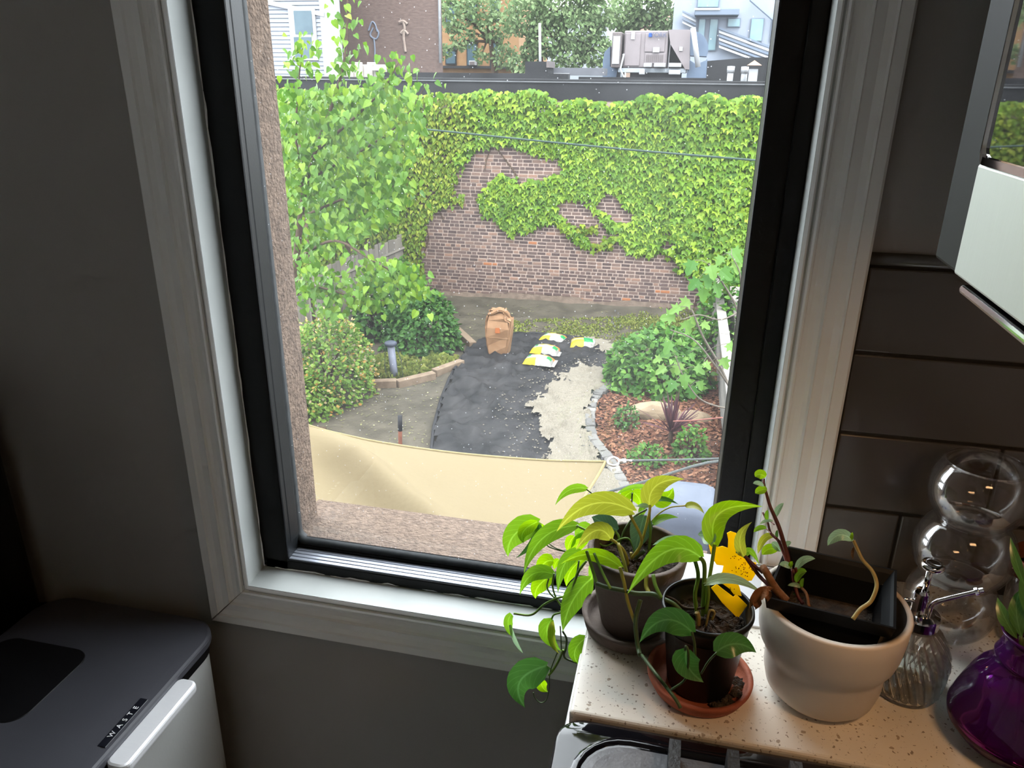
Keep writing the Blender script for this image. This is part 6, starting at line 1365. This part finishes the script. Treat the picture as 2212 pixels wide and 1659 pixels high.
d_ = (nz[-1] - nz[-2]) / np.linalg.norm(nz[-1] - nz[-2]); obj('nozzle_tip', join(tube([nz[-1] - d_ * .004, nz[-1] - d_ * .001], .0044, 12), tube([nz[-1], nz[-1] + d_ * .004], .003, 12)), MT['chrome'], pu, smooth=False)
obj('finger_ring', tube(cr([A4 + np.array([-.008, -.002, CT + .113]), A4 + np.array([-.016, -.003, CT + .115]), A4 + np.array([-.021, -.004, CT + .1125])], 4), .0020, 8), MT['chrome'], pu, smooth=True)
obj('dip_tube', tube([A4 + np.array([-.002, 0, CT + .006]), A4 + np.array([-.001, 0, CT + .095])], .0022, 8), MT['bottle'], sbt, smooth=True)
# --- bubble vase: three glass globes in one
A5 = np.array([.342, -.105]); zv = CT; bv = thing('bubble_vase', 'clear glass vase of three stacked globes by the tiles', 'vase', (A5[0], A5[1], CT)); prof = []
c1, c2, c3 = CT + .046, CT + .118, CT + .194; r1, r2, r3 = .050, .0535, .0515
prof.append((.022, CT + .0005))
for a in np.linspace(-64, 46, 12): prof.append((r1 * math.cos(math.radians(a)), c1 + r1 * math.sin(math.radians(a))))
for a in np.linspace(-46, 46, 12): prof.append((r2 * math.cos(math.radians(a)), c2 + r2 * math.sin(math.radians(a))))
for a in np.linspace(-48, 40, 12): prof.append((r3 * math.cos(math.radians(a)), c3 + r3 * math.sin(math.radians(a))))
obj('globes', shell(prof, .002, (A5[0], A5[1], 0), 64), MT['vase'], bv, smooth=True)
obj('lip', tube([(A5[0] + r3 * .772 * math.cos(a), A5[1] + r3 * .772 * math.sin(a), prof[-1][1]) for a in np.linspace(0, 2 * math.pi, 49)], .0012, 6), MT['vase'], bv, smooth=True)
# --- tumbler with copper rim, coaster, purple vase
A6 = (.432, -.105); tb_ = thing('glass_tumbler', 'clear glass tumbler with a copper-coloured band behind the purple vase', 'glass', (A6[0], A6[1], CT))
obj('tumbler', shell([(.026, CT + .0005), (.030, CT + .01), (.036, CT + .085), (.037, CT + .10)], .002, (*A6, 0), 40), MT['vase'], tb_, smooth=True)
obj('copper_band', lathe([(.0372, CT + .096), (.0378, CT + .118), (.0365, CT + .119), (.036, CT + .096)], (*A6, 0), 40), MT['copper'], tb_, smooth=True)
A7 = (.362, -.274); tag(obj('wood_coaster', lathe([(.042, CT + .0003), (.044, CT + .002), (.044, CT + .007), (.042, CT + .009), (.0005, CT + .009)], (A7[0] + .018, A7[1] + .034, 0), 40), MT['cork']), 'round wooden coaster partly under the purple vase', 'coaster')
pv_ = thing('purple_vase', 'bulbous purple glass vase holding green leaves at the right edge', 'vase', (A7[0], A7[1], CT))
vz = CT + .0095
pp_ = [(.040, vz), (.050, vz + .004), (.0600, vz + .018), (.0605, vz + .026), (.0560, vz + .040), (.0500, vz + .056), (.0475, vz + .064), (.0440, vz + .072), (.0370, vz + .080), (.0325, vz + .088), (.0315, vz + .093), (.0340, vz + .096), (.0315, vz + .099), (.0290, vz + .110), (.0305, vz + .118), (.0340, vz + .125)]
zz_ = np.linspace(vz, vz + .125, 50); pp2 = list(zip(np.interp(zz_, [q[1] for q in pp_], [q[0] for q in pp_]), zz_))
obj('glass_body', shell(pp2, .0025, (A7[0] - .004, A7[1], 0), 64, lambda a, z: 1 + .012 * math.sin(5 * a + z * 130)), MT['purple'], pv_, smooth=True)
obj('water', lathe([(.036, vz + .004), (.056, vz + .020), (.056, vz + .027), (.048, vz + .05), (.0005, vz + .0505)], (A7[0] - .004, A7[1], 0), 40), clearglass('purple_water', (.80, .55, .86), .5), pv_, smooth=True)
cu = thing('leaf_cutting', 'green cutting with pointed leaves standing in the purple vase', 'plant', (A7[0], A7[1], vz + .03))
def c6(x, y): return 2000 + x / 5.528, 1150 + y / 5.528
for b_, t_, c_, wd, m_, sh in (((1180, 640), (1010, 60), (1060, 320), 110, 'lf_dark', 'lance'), ((1090, 1270), (855, 775), (900, 1000), 150, 'lf_dark', 'lance'), ((1150, 1260), (1130, 680), (1020, 900), 170, 'lf_dark', 'lance'), ((1200, 1000), (1260, 300), (1180, 600), 160, 'lf_dark', 'lance')): leaf(cu, (*c6(*b_), .678), (*c6(*t_), .70), (*c6(*c_), .685), wd / 5.528, m_, shape=sh)
stem(cu, [(2215, 1380, .678), (2195, 1440, .678), (2170, 1520, .678), (2125, 1600, .665)], .0035, 'stem_d'); stem(cu, [(2205, 1375, .678), (2205, 1470, .68), (2195, 1590, .678)], .003, 'stem_d')
